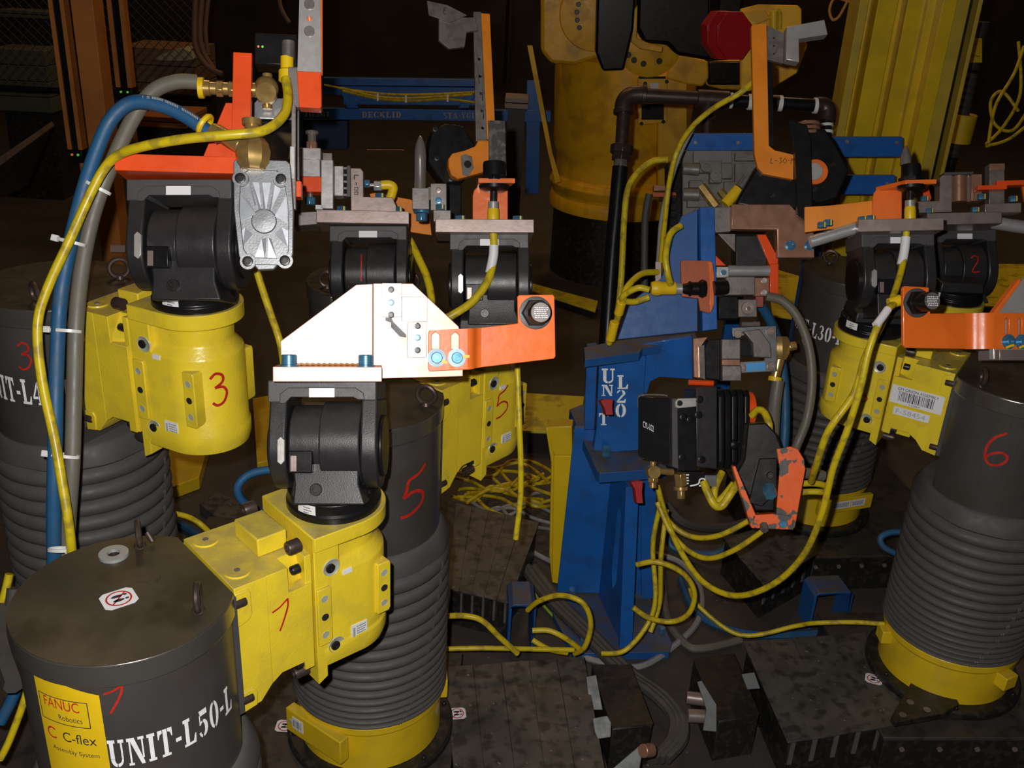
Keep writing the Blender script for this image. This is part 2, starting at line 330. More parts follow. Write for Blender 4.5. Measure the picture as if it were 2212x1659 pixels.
# ---------------------------------------------------------------- robots
def eyebolt(parent, A, x, n, yaw, zt=0, R=.022, r=.0058, mt=BOLTB):
    c = A(x, n, zt + R + .004); a = A(x + math.cos(yaw), n + math.sin(yaw), zt) - A(x, n, zt)
    mb = MB().torus(c, a, R, r, 22, 8); mb.cyl(A(x, n, zt), A(x, n, zt + .007), .012, .009, 16)
    mb.obj('eye_bolt', mt, parent)
DIGIT = {
 '7': [[(0, .72), (.3, .8), (.62, .98)], [(.62, .98), (.6, .7), (.42, .3), (.25, 0)]],
 '3': [[(.05, .86), (.25, 1), (.5, .92), (.5, .72), (.2, .56)], [(.2, .56), (.5, .55), (.64, .35), (.5, .08), (.25, 0), (.08, .1)]],
 '5': [[(.62, 1), (.42, .86), (.12, .78), (.08, .6), (.02, .42)], [(.02, .42), (.3, .5), (.6, .4), (.62, .18), (.3, .02), (.0, .0)]],
 '6': [[(.42, 1), (.15, .8), (.02, .5), (.1, .15), (.35, 0), (.66, .12), (.72, .32), (.5, .42), (.22, .3), (.12, .16)]],
 '2': [[(.02, .85), (.3, 1), (.52, .88), (.45, .6), (.2, .3), (.05, .04)], [(.05, .04), (.3, .0), (.6, .04)]],
 'P': [[(.0, .9), (.08, .5), (.2, .45)], [(.3, .62), (.5, .6), (.58, .36), (.45, .1), (.2, .05)]]}
def digit(parent, m, ch, u, v, h, w=.07, mt=REDM, name='painted_numeral', lean=0):
    mb = MB()
    for s_ in DIGIT[ch]: mb.ribbon(m, [(u + (p[0] + lean * p[1]) * h * .8, v + p[1] * h) for p in s_], h * w)
    return mb.obj(name, mt, parent, smooth=0, recalc=False)
def robot(x, y, zl, ang, near, hs, label, drum_h=.35, base_z=.0, bellow=(10, .6), text=None, num=None, armnum=None, arm=True, group=None, lid_eyes=((.02, .13, .6), (.0, -.1, 1.2)), base=True):
    t = rad(ang); d = Vector((math.cos(t), math.sin(t), 0)); l = Vector((-math.sin(t), math.cos(t), 0)) * near
    o = Vector((x, y, zl))
    def A(a, n, z): return o + d * a + l * n + Vector((0, 0, z))
    def H(a, n, z): return A(a, n, z * hs)
    def prof(m): return lambda u, v, w: m(u, w, v)      # side profile (x,z) extruded over n
    def plan(m): return lambda u, v, w: m(u, v, w)      # plan outline (x,n) extruded over z
    root = thing('assembly_robot', label, 'robot', (x, y, base_z), group)
    ch = math.acos(.146 / .184)
    def cut(r, c=.146, n=56):
        a = math.acos(c / r); return [(r * math.cos(a + (2 * math.pi - 2 * a) * i / n), r * math.sin(a + (2 * math.pi - 2 * a) * i / n)) for i in range(n + 1)]
    if base:
        mb = MB().lathe((x, y, base_z), (0, 0, 1), [(.0, 0), (.225, 0), (.228, .006), (.228, .022), (.222, .028), (.0, .028)], 56); mb.obj('base_flange', BOXM, root)
        mb = MB().lathe((x, y, base_z), (0, 0, 1), [(.0, .028), (.192, .028), (.192, .145), (.199, .152), (.199, .172), (.19, .178), (0, .178)], 56)
        mb.obj('base_ring', YEL2, root, bevel=.0015)
        for k in range(6):
            a = rad(60 * k + 20); bolt(root, (x + .211 * math.cos(a), y + .211 * math.sin(a), base_z + .028), (0, 0, 1), .007, .007, BOLTK, 'flange_bolt')
        z0 = base_z + .175; z1 = zl - drum_h; n, cr = bellow
        steps = [cr + (1 - cr) * ((i + .5) / n) ** .9 for i in range(n)]; L_ = z1 - .05 - z0; k = L_ / sum(steps); pr = [(.0, z0), (.18, z0)]; z = z0
        for s_ in steps:
            hgt = s_ * k
            for q in range(7):
                u = q / 6; pr.append((.190 + .017 * math.sin(math.pi * u) ** .55, z + hgt * u))
            z += hgt
        pr += [(.203, z + .01), (.2, z + .03), (.188, z1 + .004), (.18, z1 + .01), (0, z1 + .01)]
        mb = MB().lathe((x, y, 0), (0, 0, 1), pr, 64)
        for i, v in enumerate(mb.v):     # slack cloth just under the drum
            if v.z > z1 - .055 and v.z < z1:
                a = math.atan2(v.y - y, v.x - x); f = 1 + .018 * math.sin(a * 7 + x) * math.sin(a * 3); v.x = x + (v.x - x) * f; v.y = y + (v.y - y) * f
        bl = mb.obj('bellows', RUB, root, smooth=60)
        mb = MB(); zz = z0; aa = math.atan2(-y, -x) + .35
        for i, s_ in enumerate(steps):
            for q in (0, .03):
                a = aa + q + .05 * i; mb.tube([Vector((x + math.cos(a + .006 * j) * (.2005 + .007 * math.sin(math.pi * (.25 + .25 * j))), y + math.sin(a + .006 * j) * (.2005 + .007 * math.sin(math.pi * (.25 + .25 * j))), zz + s_ * k * (.25 + .25 * j))) for j in range(3)], .0009, 4, 3)
            zz += s_ * k
        mb.obj('stitching', KCAB if False else STELD, bl)['kind'] = 'stuff'
    MB().prism(plan(A), cut(.1785, .14), -drum_h, -.03).obj('drum', DRUM, root, smooth=30)
    dr = COL.objects[-1]
    MB().torus((x, y, zl - drum_h), (0, 0, 1), .179, .0028, 56, 8).obj('drum_lip', DRUM, root)
    MB().prism(plan(A), cut(.1832), -.002, 0).obj('drum_lid', LID, root, smooth=30)
    lid = COL.objects[-1]
    MB().prism(plan(A), cut(.184, .1465), -.046, -.0008).obj('lid_rim', RIMM, root, bevel=.0035, seg=3, smooth=30)
    for e in lid_eyes: eyebolt(root, A, *e)
    Dm = lambda a0: (lambda u, v, w=0: Vector((x + (.1795 + w) * math.cos(rad(a0) + u / .1795), y + (.1795 + w) * math.sin(rad(a0) + u / .1795), zl + v)))
    if text: stencil(MB(), Dm(text[1]), text[0], 0, text[2], text[3], width=text[4], curved=True).obj('stencil_lettering', WHT, dr, smooth=0, recalc=False)
    if num: digit(dr, Dm(num[1]), num[0], 0, num[2], num[3], mt=REDM, lean=.15)
    disc = A(.42, 0, .04 * hs)
    if arm:
        # interface plate and its bolts
        MB().box(prof(H), .137, .152, -.295, -.012, -.108, .108).obj('interface_plate', BGRY, root, bevel=.001)
        for zz in (-.035, -.27):
            for nn in (.1, -.1): bolt(root, H(.15, nn, zz), d, .0095, .022, BOLTB, 'cap_screw')
        # arm bracket casting
        br = [(.152, .0), (.235, .0), (.262, .0), (.312, .0), (.312, -.275), (.285, -.275), (.285, -.248), (.236, -.248), (.196, -.292), (.152, -.3)]
        mb = MB(); mb.prism(prof(H), [(.152, 0), (.215, 0), (.215, -.262), (.19, -.295), (.152, -.3)], -.1, .1)
        mb.prism(prof(H), [(.213, -.0), (.258, -.0), (.258, -.06), (.306, -.06), (.306, -.27), (.285, -.27), (.285, -.248), (.236, -.248), (.213, -.265)], -.0995, .0995)
        mb.prism(prof(H), [(.2575, -.0006), (.306, -.0006), (.306, -.0605), (.2575, -.0605)], -.06, .06)
        # sloped notch walls near the joint
        for s_ in (1, -1):
            mb.loft([[H(.256, s_ * .06, 0), H(.306, s_ * .06, 0), H(.306, s_ * .06, -.06), H(.256, s_ * .06, -.06)], [H(.25, s_ * .095, -.045), H(.296, s_ * .075, -.055), H(.296, s_ * .075, -.06), H(.25, s_ * .095, -.062)]])
            mb.box(prof(H), .296, .31, -.27, .006, s_ * .062, s_ * .094)
        arm_o = mb.obj('arm_bracket', YEL, root, bevel=.003)
        mb = MB(); mb.box(plan(H), .232, .292, -.05, .04, 0, .042); mb.obj('raised_block', YEL, arm_o, bevel=.003)
        for s_ in (1, -1):
            MB().prism(prof(H), [(.152, -.01), (.178, -.01), (.182, -.02), (.182, -.07), (.176, -.08), (.16, -.088), (.152, -.088)], s_ * .099, s_ * .103).obj('corner_pad', YEL, arm_o, bevel=.0015)
            MB().prism(prof(H), [(.152, -.3), (.18, -.295), (.182, -.26), (.176, -.25), (.152, -.25)], s_ * .099, s_ * .103).obj('corner_pad', YEL, arm_o, bevel=.0015)
            for zz in (-.038, -.275): MB().cyl(H(.166, s_ * .102, zz), H(.166, s_ * .1042, zz), .0045).obj('thread_bore', HOLEL, arm_o)
        for nn in (.055, -.07):
            MB().lathe(H(.182, nn, 0), (0, 0, 1), [(0, 0), (.024, 0), (.023, .003), (.0, .003)], 24).obj('boss', YEL, arm_o)
            MB().cyl(H(.182, nn, .003), H(.182, nn, .0045), .006, n=6).obj('plug', STELD, arm_o)
        bolt(root, H(.292, .083, .03), -d, .0135, .024, BOLTB, 'cap_screw'); bolt(root, H(.292, -.083, .03), -d, .0135, .024, BOLTB, 'cap_screw')
        bolt(root, H(.29, .083, -.025), -d, .009, .016, BOLTK, 'cap_screw')
        bolt(root, H(.285, .085, -.258), -d, .011, .014, BOLTK, 'cap_screw'); bolt(root, H(.305, .07, -.296), -d, .012, .03, BOLTB, 'cap_screw')
        MB().box(prof(H), .236, .3, -.285, -.262, -.045, .06).obj('lower_block', YEL, arm_o, bevel=.002)
        # wrist housing
        def outl(r, x0=.316, c=.42, n=26, hw=None):
            hw = hw or r; return [(x0, hw)] + [(c + r * math.sin(math.pi * i / n), r * math.cos(math.pi * i / n)) for i in range(n + 1)] + [(x0, -hw)]
        mb = MB(); mb.prism(plan(H), outl(.101, hw=.098), .006, .04)
        rings = [[H(a, n_, z) for a, n_ in outl(r, hw=.083 if r < .085 else .0935)] for r, z in [(.09, .008), (.079, .002), (.0765, -.036), (.079, -.044), (.0945, -.062), (.0965, -.068), (.0965, -.238), (.1005, -.244), (.1005, -.272), (.095, -.292)]]
        mb.loft(rings)
        mb.prism(prof(H), [(.3155, .0385), (.37, .0385), (.37, -.262), (.352, -.268), (.338, -.285), (.338, -.318), (.318, -.33), (.3155, -.33)], -.0945, .0945)
        hs_o = mb.obj('wrist_housing', YEL, root, bevel=.0025)
        for s_ in (1, -1):
            for xx, n0, n1, zt, zb in ((.332, .094, .1, -.085, -.228), (.47, .068, .098, -.085, -.215)):
                mb = MB(); mb.prism(prof(H), [(xx - .015, zt), (xx + .013, zt), (xx + .016, zt - .006), (xx + .016, zb + .008), (xx + .012, zb), (xx - .015, zb)], s_ * n0, s_ * n1); pd = mb.obj('mounting_pad', YEL, hs_o, bevel=.002)
                for j, zz in enumerate((zt - .026, (zt + zb) / 2, zb + .026)):
                    MB().lathe(H(xx, s_ * n1, zz), l * s_, [(.0, .0003), (.0078, .0003), (.0078, .001), (.0058, -.004)], 14).obj('bore', HOLE if j == 1 else HOLEL, pd)
            for xx, zz in ((.352, -.045), (.358, -.245)):
                MB().lathe(H(xx, s_ * .0935, zz), l * s_, [(.0, .0018), (.016, .0018), (.0175, .003), (.019, .0)], 20).obj('bolt_recess', HOLEL, hs_o)
                bolt(root, H(xx - .003, s_ * .094, zz), l * s_, .0098, .005, BOLTK, 'housing_bolt')
        Sm = lambda u, v, w=0: H(.405, .0955, -.22) + d * (u * .94) + Vector((0, 0, v)) + l * (w + .0)
        if near < 0 or True:
            MB().prism(lambda a, b, c: A(.392 + a, .0935, -.25 * hs + b) + l * c, rc(0, 0, .036, .034), 0, .0045).obj('label', PAPER, hs_o, smooth=0)
            lb = COL.objects[-1]; mb = MB(); q = random.Random(int(x * 100)); 
            for i in range(5):
                uu = .012
                while uu < .031: w_ = q.uniform(.0015, .004); mb.flat(lambda a, b: A(.392 + a, .0935, -.25 * hs + b) + l * .0048, rc(uu, .005 + .0055 * i, uu + w_, .0068 + .0055 * i)); uu += w_ + .001
            for i in range(7): mb.flat(lambda a, b: A(.392 + a, .0935, -.25 * hs + b) + l * .0048, rc(.003, .006 + .0032 * i, .008, .0075 + .0032 * i))
            mb.obj('print', PRINT, lb, smooth=0, recalc=False)
            MB().prism(lambda a, b, c: A(.372 + a, .0935, -.05 * hs + b) + l * c, rc(.004, -.022, .024, -.012), 0, .0045).obj('marker_tag', PAPER, hs_o, smooth=0)
        if armnum:
            ch_, ax_, az_, ah_, an_ = armnum
            def Am(u, v, w=0): return A(ax_ + u, 0, az_ + v) + l * an_(ax_ + u)
            digit(arm_o if ax_ < .3 else hs_o, Am, ch_, 0, 0, ah_, w=.06)
        # turntable disc
        mb = MB().lathe(disc, (0, 0, 1), [(0, -.002), (.092, -.002), (.092, .013), (.0885, .017), (.0885, .037), (.086, .039), (0, .039)], 48)
        mb.obj('turntable_disc', BLKS, root, bevel=.001)
        dc = COL.objects[-1]
        vdir = Vector((-disc.x, -disc.y, 0)).normalized(); a0 = math.atan2(vdir.y, vdir.x)
        def Rm(u, v, w=0): a = a0 - .85 + u / .0893; return Vector((disc.x + (.0893 + w) * math.cos(a), disc.y + (.0893 + w) * math.sin(a), disc.z + v))
        MB().wrap(Rm, rc(0, .003, .04, .036), .004).obj('label', PAPER, dc, smooth=0, recalc=False)
        mb = MB()
        for i in range(5): mb.wrap(lambda u, v: Rm(u, v, .0004), rc(.014, .007 + .0055 * i, .032 - .003 * (i % 3), .0085 + .0055 * i), .004)
        mb.obj('print', PRINT, [c for c in COL.objects if c.parent == dc][-1], smooth=0, recalc=False)
    return root, A, H, disc, lid, Dm
def fork(root, disc, px, py, d, k, plate_left=True, inner_num=None, yaw=0, top=820):
    """black yoke wrist; measures in units of the frame, drawn for k = 1"""
    G = Fr(px, py, d, yaw)
    def T(X, Y, D=0): return G(px + (X - 710) * k, py + (Y - 955) * k, D * k)
    DY = lambda u, v, w: T(w, v, u)
    u_ = G.s * k
    for nm, x0, x1 in (('yoke_arm', 600, 637), ('yoke_arm', 791, 826)):
        pts = [(-72, 860), (72, 860), (88, 930)] + [(92 * math.cos(rad(a)), 962 + 92 * math.sin(rad(a))) for a in range(0, 181, 15)] + [(-88, 930)]
        MB().prism(DY, pts, x0, x1).obj(nm, BLK, root, bevel=5 * u_, seg=3)
    ya = COL.objects[-2]
    MB().cyl(T(592, 962), T(602, 962), 66 * u_, n=32).obj('hub_cover', BLKS, root, bevel=2 * u_); MB().cyl(T(826, 962), T(833, 962), 66 * u_, n=32).obj('hub_cover', BLKS, root, bevel=2 * u_)
    mb = MB().cyl(T(640, 955), T(706, 955), 80 * u_, n=40); mb.cyl(T(704, 955), T(789, 955), 88 * u_, n=40)
    mb.loft([[T(x_, 940, -q) for x_, q in ((642, 70), (785, 70), (785, -70), (642, -70))], [T(x_, 1040, -q) for x_, q in ((650, 66), (785, 66), (785, -66), (650, -66))], [T(x_, 1082, -q) for x_, q in ((648, 74), (800, 74), (800, -74), (648, -74))]])
    mb.obj('wrist_barrel', BLK, root, bevel=4 * u_, seg=3)
    wb = COL.objects[-1]
    # foot follows the level disc
    mb = MB(); mb.loft([[disc + Vector((a * .07, b * .062, .038)) for a, b in ((-1, -1), (1, -1), (1, 1), (-1, 1))], [disc + Vector((a * .066, b * .055, .068)) for a, b in ((-1, -1), (1, -1), (1, 1), (-1, 1))]]); mb.obj('wrist_foot', BLK, root, bevel=.004)
    for a, b in ((-.076, -.02), (.074, -.03), (-.06, .05), (.06, .05)): bolt(root, disc + Vector((a, b, .038)), (0, 0, 1), .005, .004, BOLTK, 'disc_screw', n=10)
    bolt(root, T(697, 1050, -70), -G.f, 13 * u_, 8 * u_, BOLTK, 'wrist_plug')
    mb = MB(); mb.prism(T, [(597, top + 2), (823, top + 2), (823, 864), (796, 864), (786, 856), (640, 856), (632, 868), (597, 868)], -76, 76); mb.obj('yoke_bridge', BGRY, root, bevel=2.5 * u_)
    yb = COL.objects[-1]
    MB().prism(T, [(622, 870), (623, 850), (640, 837), (780, 837), (797, 848), (799, 862), (785, 862), (776, 857), (646, 857), (634, 870)], -80, -75).obj('bridge_rib', BGRY, yb, bevel=1.5 * u_)
    MB().prism(T, rc(684, 838, 737, 857), -81, -80).obj('label', PAPER, yb, smooth=0)
    if plate_left:
        MB().prism(T, [(622, 945), (629, 938), (637, 945), (637, 988), (630, 996), (622, 990)], -99, -90).obj('index_tab', BRT, ya, bevel=1 * u_)
        mb = MB().prism(T, rc(643, 968, 692, 1014), -90, -60); mb.obj('connector_block', BLKS, wb, bevel=2 * u_); MB().prism(T, rc(648, 978, 660, 1010), -91.5, -90).obj('label', STEEL, COL.objects[-1], smooth=0)
    if inner_num:
        def m(u, v): th = (v) / 88; return T(u, 955 - 88 * math.sin(th), -88 * math.cos(th) - 1)
        digit(wb, m, inner_num, 730, -20, 60, w=.07)
    return G, T
BN = .1042
R7, A7, H7, D7, LID7, DM7 = robot(-.646, 1.398, .968, 42.69, -1, .92, 'yellow assembly robot nearest the camera, red 7 on arm, drum stencilled UNIT-L50-L', text=('UNIT-L50-L', -83.5, -.214, .058, .235), num=('7', -83, -.1, .055), armnum=('7', .222, -.13, .066, lambda x: .1004), bellow=(10, .6), lid_eyes=((.079, .117, .5), (.08, -.126, .35)))
fork(R7, D7, 710, 955, 1.90, 1.0)
R3, A3, H3, D3, LID3, DM3 = robot(-1.078, 2.208, 1.236, -24.58, -1, 1.0, 'yellow assembly robot at left edge with red 3, hoses running down before its drum', text=('UNIT-L40-L', -138.6, -.232, .062, .235), num=('3', -101, -.145, .065), armnum=None, bellow=(17, .8), lid_eyes=((.088, -.105, -2.5), (.075, .125, -1.2)))
fork(R3, D3, 411, 531, 2.10, .97)
R5, A5, H5, D5, LID5, DM5 = robot(-.344, 2.139, 1.017, 50.39, -1, .97, 'yellow assembly robot with red 5 on drum and arm, standing behind the nearest robot', num=('5', -56, -.24, .12), armnum=('5', .365, -.15, .085, lambda x: .0965), bellow=(15, .28), lid_eyes=((.07, .13, -.45), (.08, -.12, 1)))
fork(R5, D5, 1058, 611, 2.62, .735)
R6, A6, H6, D6, LID6, DM6 = robot(1.387, 2.509, 1.001, 146.6, 1, .84, 'yellow assembly robot at right edge, red 6 on drum, white barcode plate on arm', num=('6', -133, -.195, .1), armnum=None, bellow=(16, .3), lid_eyes=((.078, .14, .4), (.08, -.12, 1)))
fork(R6, D6, 1920, 600, 2.78, .68)
R2, A2, H2, D2, LID2, DM2 = robot(1.215, 3.466, .99, -62, -1, .9, 'rearmost right assembly robot, drum stencilled L30, red 2 on its black wrist', text=('UNIT-L30-L', -186, -.225, .056, .245), bellow=(14, .4), lid_eyes=((-.1, .03, .8),))
fork(R2, D2, 2062, 582, 3.3, .6, inner_num='2', plate_left=False)
RB, AB, HB, DB, LIDB, DMB = robot(-.453, 2.874, 1.059, -80, -1, .9, 'rear middle assembly robot with red line on its wrist barrel, mostly hidden', bellow=(14, .5), lid_eyes=((.07, .12, .2), (.085, -.125, .2)))
_, TB = fork(RB, DB, 803, 592, 2.72, .72, plate_left=False)
MB().ribbon(lambda u, v: TB(u, 955 - 82 * math.sin(v / 82), -82 * math.cos(v / 82) - 1), [(690, -30), (691, 20), (689, 55)], 4).obj('painted_line', REDM, RB, smooth=0, recalc=False)
# ---- robot 3: red numeral on the round housing
def m3(u, v): a = -math.acos(0) + u / .0958; return H3(.42, 0, 0) + (H3(1, 0, 0) - H3(0, 0, 0)) * (.0972 * math.sin(u / .0972)) + (H3(0, 1, 0) - H3(0, 0, 0)) * (.0972 * math.cos(u / .0972)) + Vector((0, 0, v))
digit(R3, m3, '3', .086, -.172, .075, w=.085)
# ---------------------------------------------------------------- tooling carried by the robots (frames tilted towards the viewer)
def pr(G, name, mt, parent, pts, d0, d1, bev=1.2, holes=(), smooth=30):
    return MB().prism(G, pts, d0, d1, holes).obj(name, mt, parent, bevel=bev * G.s, smooth=smooth)
def bx(G, name, mt, parent, x0, y0, x1, y1, d0, d1, bev=1.2): return pr(G, name, mt, parent, rc(x0, y0, x1, y1), d0, d1, bev)
def cy(G, name, mt, parent, p0, p1, r, r1=None, n=28, bev=1.0):
    return MB().cyl(G(*p0), G(*p1), r * G.s, None if r1 is None else r1 * G.s, n).obj(name, mt, parent, bevel=bev * G.s if bev else 0)
def lth(G, name, mt, parent, c, ax, prof, n=32):
    v = {'x': G.a, 'y': -G.u, 'd': G.f}[ax[-1]] * (-1 if ax[0] == '-' else 1)
    return MB().lathe(G(*c), v, [(r * G.s, t * G.s) for r, t in prof], n).obj(name, mt, parent, smooth=35)
def circ(cx, cy_, r, n=16, ry=None): return [(cx + r * math.cos(2 * math.pi * i / n), cy_ + (ry or r) * math.sin(2 * math.pi * i / n)) for i in range(n)]
def scr(G, parent, x, y, d, r, mt=BOLTK, h=5, name='socket_screw'): return bolt(parent, G(x, y, d), -G.f, r * G.s, h * G.s, mt, name)
def topbolt(G, parent, x, y0, y1, r, d=0, mark=True, mt=BOLT):
    """upright bolt head standing on a plate at y1"""
    o = bolt(parent, G(x, y1, d), G.u, r * G.s, (y1 - y0) * G.s, mt, 'hex_bolt', hexh=True)
    if mark: MB().prism(G, rc(x + r * .35, y0 + 1, x + r * .6, y1), d - r * .98, d - r * .7).obj('paint_mark', YCON, o, smooth=0)
    return o
def gusset_tool(G, label, shade):
    return thing('locator_fixture', label, 'fixture', G(710, 822, 0))
# --- fixture on robot 7 : bright gusset with orange sensor bracket
G = Fr(710, 795, 1.84, yaw=9, pitch=3)
GUS = mat('polished_salmon_steel', (.78, .45, .33), .4, metal=.12, bump=.05, bs=40, var=.05, stain=(.75, .36, .24), sa=.3, ss=9, spec=.85)
T7 = thing('locator_fixture', 'bright salmon steel gusset fixture with orange sensor bracket, nearest the camera', 'fixture', G(710, 822, 0))
bx(G, 'base_plate', GUS, T7, 598, 790, 822, 821, -72, 76)
pr(G, 'gusset', GUS, T7, [(611, 789), (609, 738), (769, 615), (804, 613), (804, 789)], -8, 8)
pr(G, 'support_plate', GUS, T7, [(805, 789), (805, 612), (890, 611), (990, 703), (1000, 742), (1000, 812), (823, 817), (823, 789)], -12, 8)
b_ = bx(G, 'spacer_block', BRT, T7, 823, 611, 866, 684, -22, -12.5)
for y, mt in ((625, BOLTK), (653, BOLT), (679, BOLTK)): scr(G, T7, 843, y, -22, 7, mt, 2)
bx(G, 'spacer_block', BRT, T7, 866, 640, 921, 693, -22, -12.5); 
pr(G, 'dark_patch', STEEL, T7, [(880, 649), (899, 648), (906, 662), (904, 691), (889, 690), (884, 672)], -23, -22, 0)  # patch of darker steel on the spacer block
bx(G, 'spacer_block', BRT, T7, 878, 695, 919, 771, -24, -12.5)
for y, mt in ((703, BOLTK), (728, BOLT), (755, BOLTK)): scr(G, T7, 900, y, -24, 7, mt, 2)
pr(G, 'dark_gap_plate', BGRY, T7, [(831, 685), (844, 685), (848, 694), (876, 722), (876, 728), (862, 726), (843, 706), (843, 696), (831, 692)], -13.5, -12.2, 0)  # darkness of the gap, put in as a thin dark plate
MB().tube([G(640 + i * 4, 787 + (i % 3) - 1, -10) for i in range(38)], 2.6 * G.s, 7, 0).obj('weld_bead', mat('scorched_weld', (.35, .14, .03), .5, bump=.3), T7)
for x in (629, 789): lth(G, 'cap_bolt', BOLT, T7, (x, 790, -42), '-y', [(0, 0), (19, 0), (19, 3), (16, 4), (16, 23), (14, 25), (9, 25), (9, 16), (0, 16)], 24)
sl = lambda x0, x1: [(x0, 722), ((x0 + x1) / 2, 715), (x1, 722), (x1, 752), (x0, 752)]
pr(G, 'slotted_plate', ORG_, T7, [(923, 718), (926, 712), (1010, 707), (1010, 797), (926, 801), (923, 795)], -22, -13, 1.2, holes=[sl(930, 948), sl(973, 990)])
MB().loft([[G(x, 707 - (x - 1010) * .06, d), G(x, 797 - (x - 1010) * .14, d), G(x, 797 - (x - 1010) * .14, d + 9), G(x, 707 - (x - 1010) * .06, d + 9)] for x, d in ((1009.5, -22), (1016, -21.5), (1022, -18), (1026, -12), (1030, -3), (1036, 1), (1042, 2))]).obj('plate_bend', ORG_, T7, smooth=60)
pr(G, 'sensor_plate', ORG_, T7, [(1040, 705), (1124, 695), (1122, 636), (1126, 632), (1202, 630), (1206, 634), (1210, 768), (1206, 773), (1040, 793)], 2, 11, 1.5)
for x in (941, 985):
    w_ = lth(G, 'washer', mat('light_zinc_washer', (.3, .42, .5), .5, metal=.3), T7, (x, 771, -22), '-d', [(0, 0), (20, 0), (20, 3), (0, 3)])
    bolt(T7, G(x, 771, -25), -G.f, 12 * G.s, 10 * G.s, BOLT, 'socket_bolt', n=20)
    MB().ribbon(lambda u, v: G(u, v, -26), [(x + 10, 776), (x + 16, 780), (x + 24, 782)] if x < 960 else [(x + 12, 770), (x + 20, 768), (x + 28, 768)], 6, 3).obj('paint_mark', YCON, w_, smooth=0, recalc=False)
def sensor(G, parent, x, y, d, k=1.0, txt=True):
    lth(G, 'sensor_flange', BGRY, parent, (x, y, d), '-d', [(0, 0), (37 * k, 0), (37 * k, 4 * k), (33 * k, 5 * k), (0, 5 * k)], 36)
    MB().lathe(G(x, y, d - 5 * k), -G.f, [(0, 0), (33 * k * G.s, 0), (31 * k * G.s, 14 * k * G.s), (0, 14 * k * G.s)], 6).obj('hex_nut', BLKS, parent, bevel=1 * G.s)
    s = lth(G, 'sensor_barrel', BLKS, parent, (x, y, d - 19 * k), '-d', [(0, 0), (23 * k, 0), (24 * k, 6 * k), (24 * k, 42 * k), (22.5 * k, 45 * k), (0, 45 * k)], 36)
    MB().lathe(G(x, y, d - 64.2 * k), -G.f, [(0, 0), (21 * k * G.s, 0), (21 * k * G.s, .6 * k * G.s), (0, .6 * k * G.s)], 30).obj('end_face', STELD, s)
    mb = MB(); q = random.Random(3)
    for i in range(6):
        xx = x - 15 * k + q.uniform(0, 4)
        while xx < x + 13 * k: w_ = q.uniform(1.5, 5) * k; mb.flat(lambda u, v: G(u, v, d - 65.2 * k), rc(xx, y + (-11 + i * 4.2) * k, xx + w_, y + (-9 + i * 4.2) * k)); xx += w_ + 1.6 * k
    mb.obj('print', WHT, s, smooth=0, recalc=False)
sensor(G, T7, 1163, 671, 2, 1.0)
# --- fixture on robot 3 : red-orange plate with pneumatic clamp cylinder
G = Fr(400, 370, 2.06, yaw=8)
T3 = thing('clamp_fixture', 'red-orange clamp fixture with grey cast air cylinder on the left robot', 'fixture', G(400, 390, 0))
bx(G, 'base_plate', REDO, T3, 273, 353, 520, 388, -78, 80, 1.5)
pr(G, 'gusset', REDO, T3, [(426, 353), (482, 213), (503, 213), (520, 353)], 20, 32)
pr(G, 'upright', REDO, T3, [(501, 109), (541, 109), (536, 353), (497, 353)], -4, 18, 1.5)
MB().tube([G(437 + i * 4, 352 + (i % 2), 19) for i in range(21)], 3.2 * G.s, 7, 0).obj('weld_bead', REDO, T3)
cyl_ = mb = MB()
mb.prism(G, [(522, 366), (624, 366), (632, 374), (638, 470), (637, 560), (628, 584), (606, 582), (598, 592), (566, 594), (557, 583), (536, 582), (528, 566), (518, 470), (517, 372)], -112, -94)
ec = mb.obj('end_cap', CAST, T3, bevel=2.5 * G.s, seg=3)
pr(G, 'rim', CAST, ec, [(517, 372), (522, 366), (624, 366), (632, 374), (638, 470), (637, 560), (628, 584), (536, 582), (528, 566), (518, 470)], -118, -111, 1.5, holes=[[(548, 388), (604, 388), (618, 400), (628, 470), (627, 555), (612, 568), (550, 568), (538, 552), (529, 470), (532, 400)]])
lth(G, 'centre_boss', CAST, ec, (578, 492, -112), '-d', [(0, 0), (26, 0), (24, 4), (0, 5)])
POCK = mat('lit_cast_pocket', (.5, .53, .58), .35, metal=.45)  # the pockets' bluish reflection is put into their bright colour
for i, p_ in enumerate(([(555, 412), (568, 412), (572, 466), (568, 470)], [(574, 412), (592, 412), (582, 472), (577, 472)], [(531, 438), (548, 452), (562, 478), (530, 494)], [(600, 414), (612, 425), (592, 470), (588, 468)], [(624, 436), (626, 496), (600, 482)], [(573, 529), (583, 527), (580, 572), (556, 574)], [(587, 527), (593, 528), (604, 570), (586, 572)], [(614, 504), (629, 512), (627, 546), (600, 518)], [(540, 506), (531, 514), (534, 548), (556, 520)], [(548, 414), (538, 428), (560, 462), (562, 458)])):
    q0 = min(p_, key=lambda t: (t[0] - 578) ** 2 + (t[1] - 492) ** 2)
    MB().add([G(x, y, -112.5 if (x, y) != q0 else -117) for x, y in p_] + [G(x, y, -108) for x, y in p_], [tuple(range(len(p_)))] + [(i_, (i_ + 1) % len(p_), len(p_) + (i_ + 1) % len(p_), len(p_) + i_) for i_ in range(len(p_))]).obj('pocket', POCK, ec, smooth=0)
for x, y in ((531, 406), (613, 405), (546, 577), (621, 574)):
    lth(G, 'corner_boss', CAST, ec, (x, y, -112), '-d', [(0, 0), (17, 0), (16, 7), (0, 7)], 20); scr(G, ec, x, y, -119, 11, BOLTK, 4)
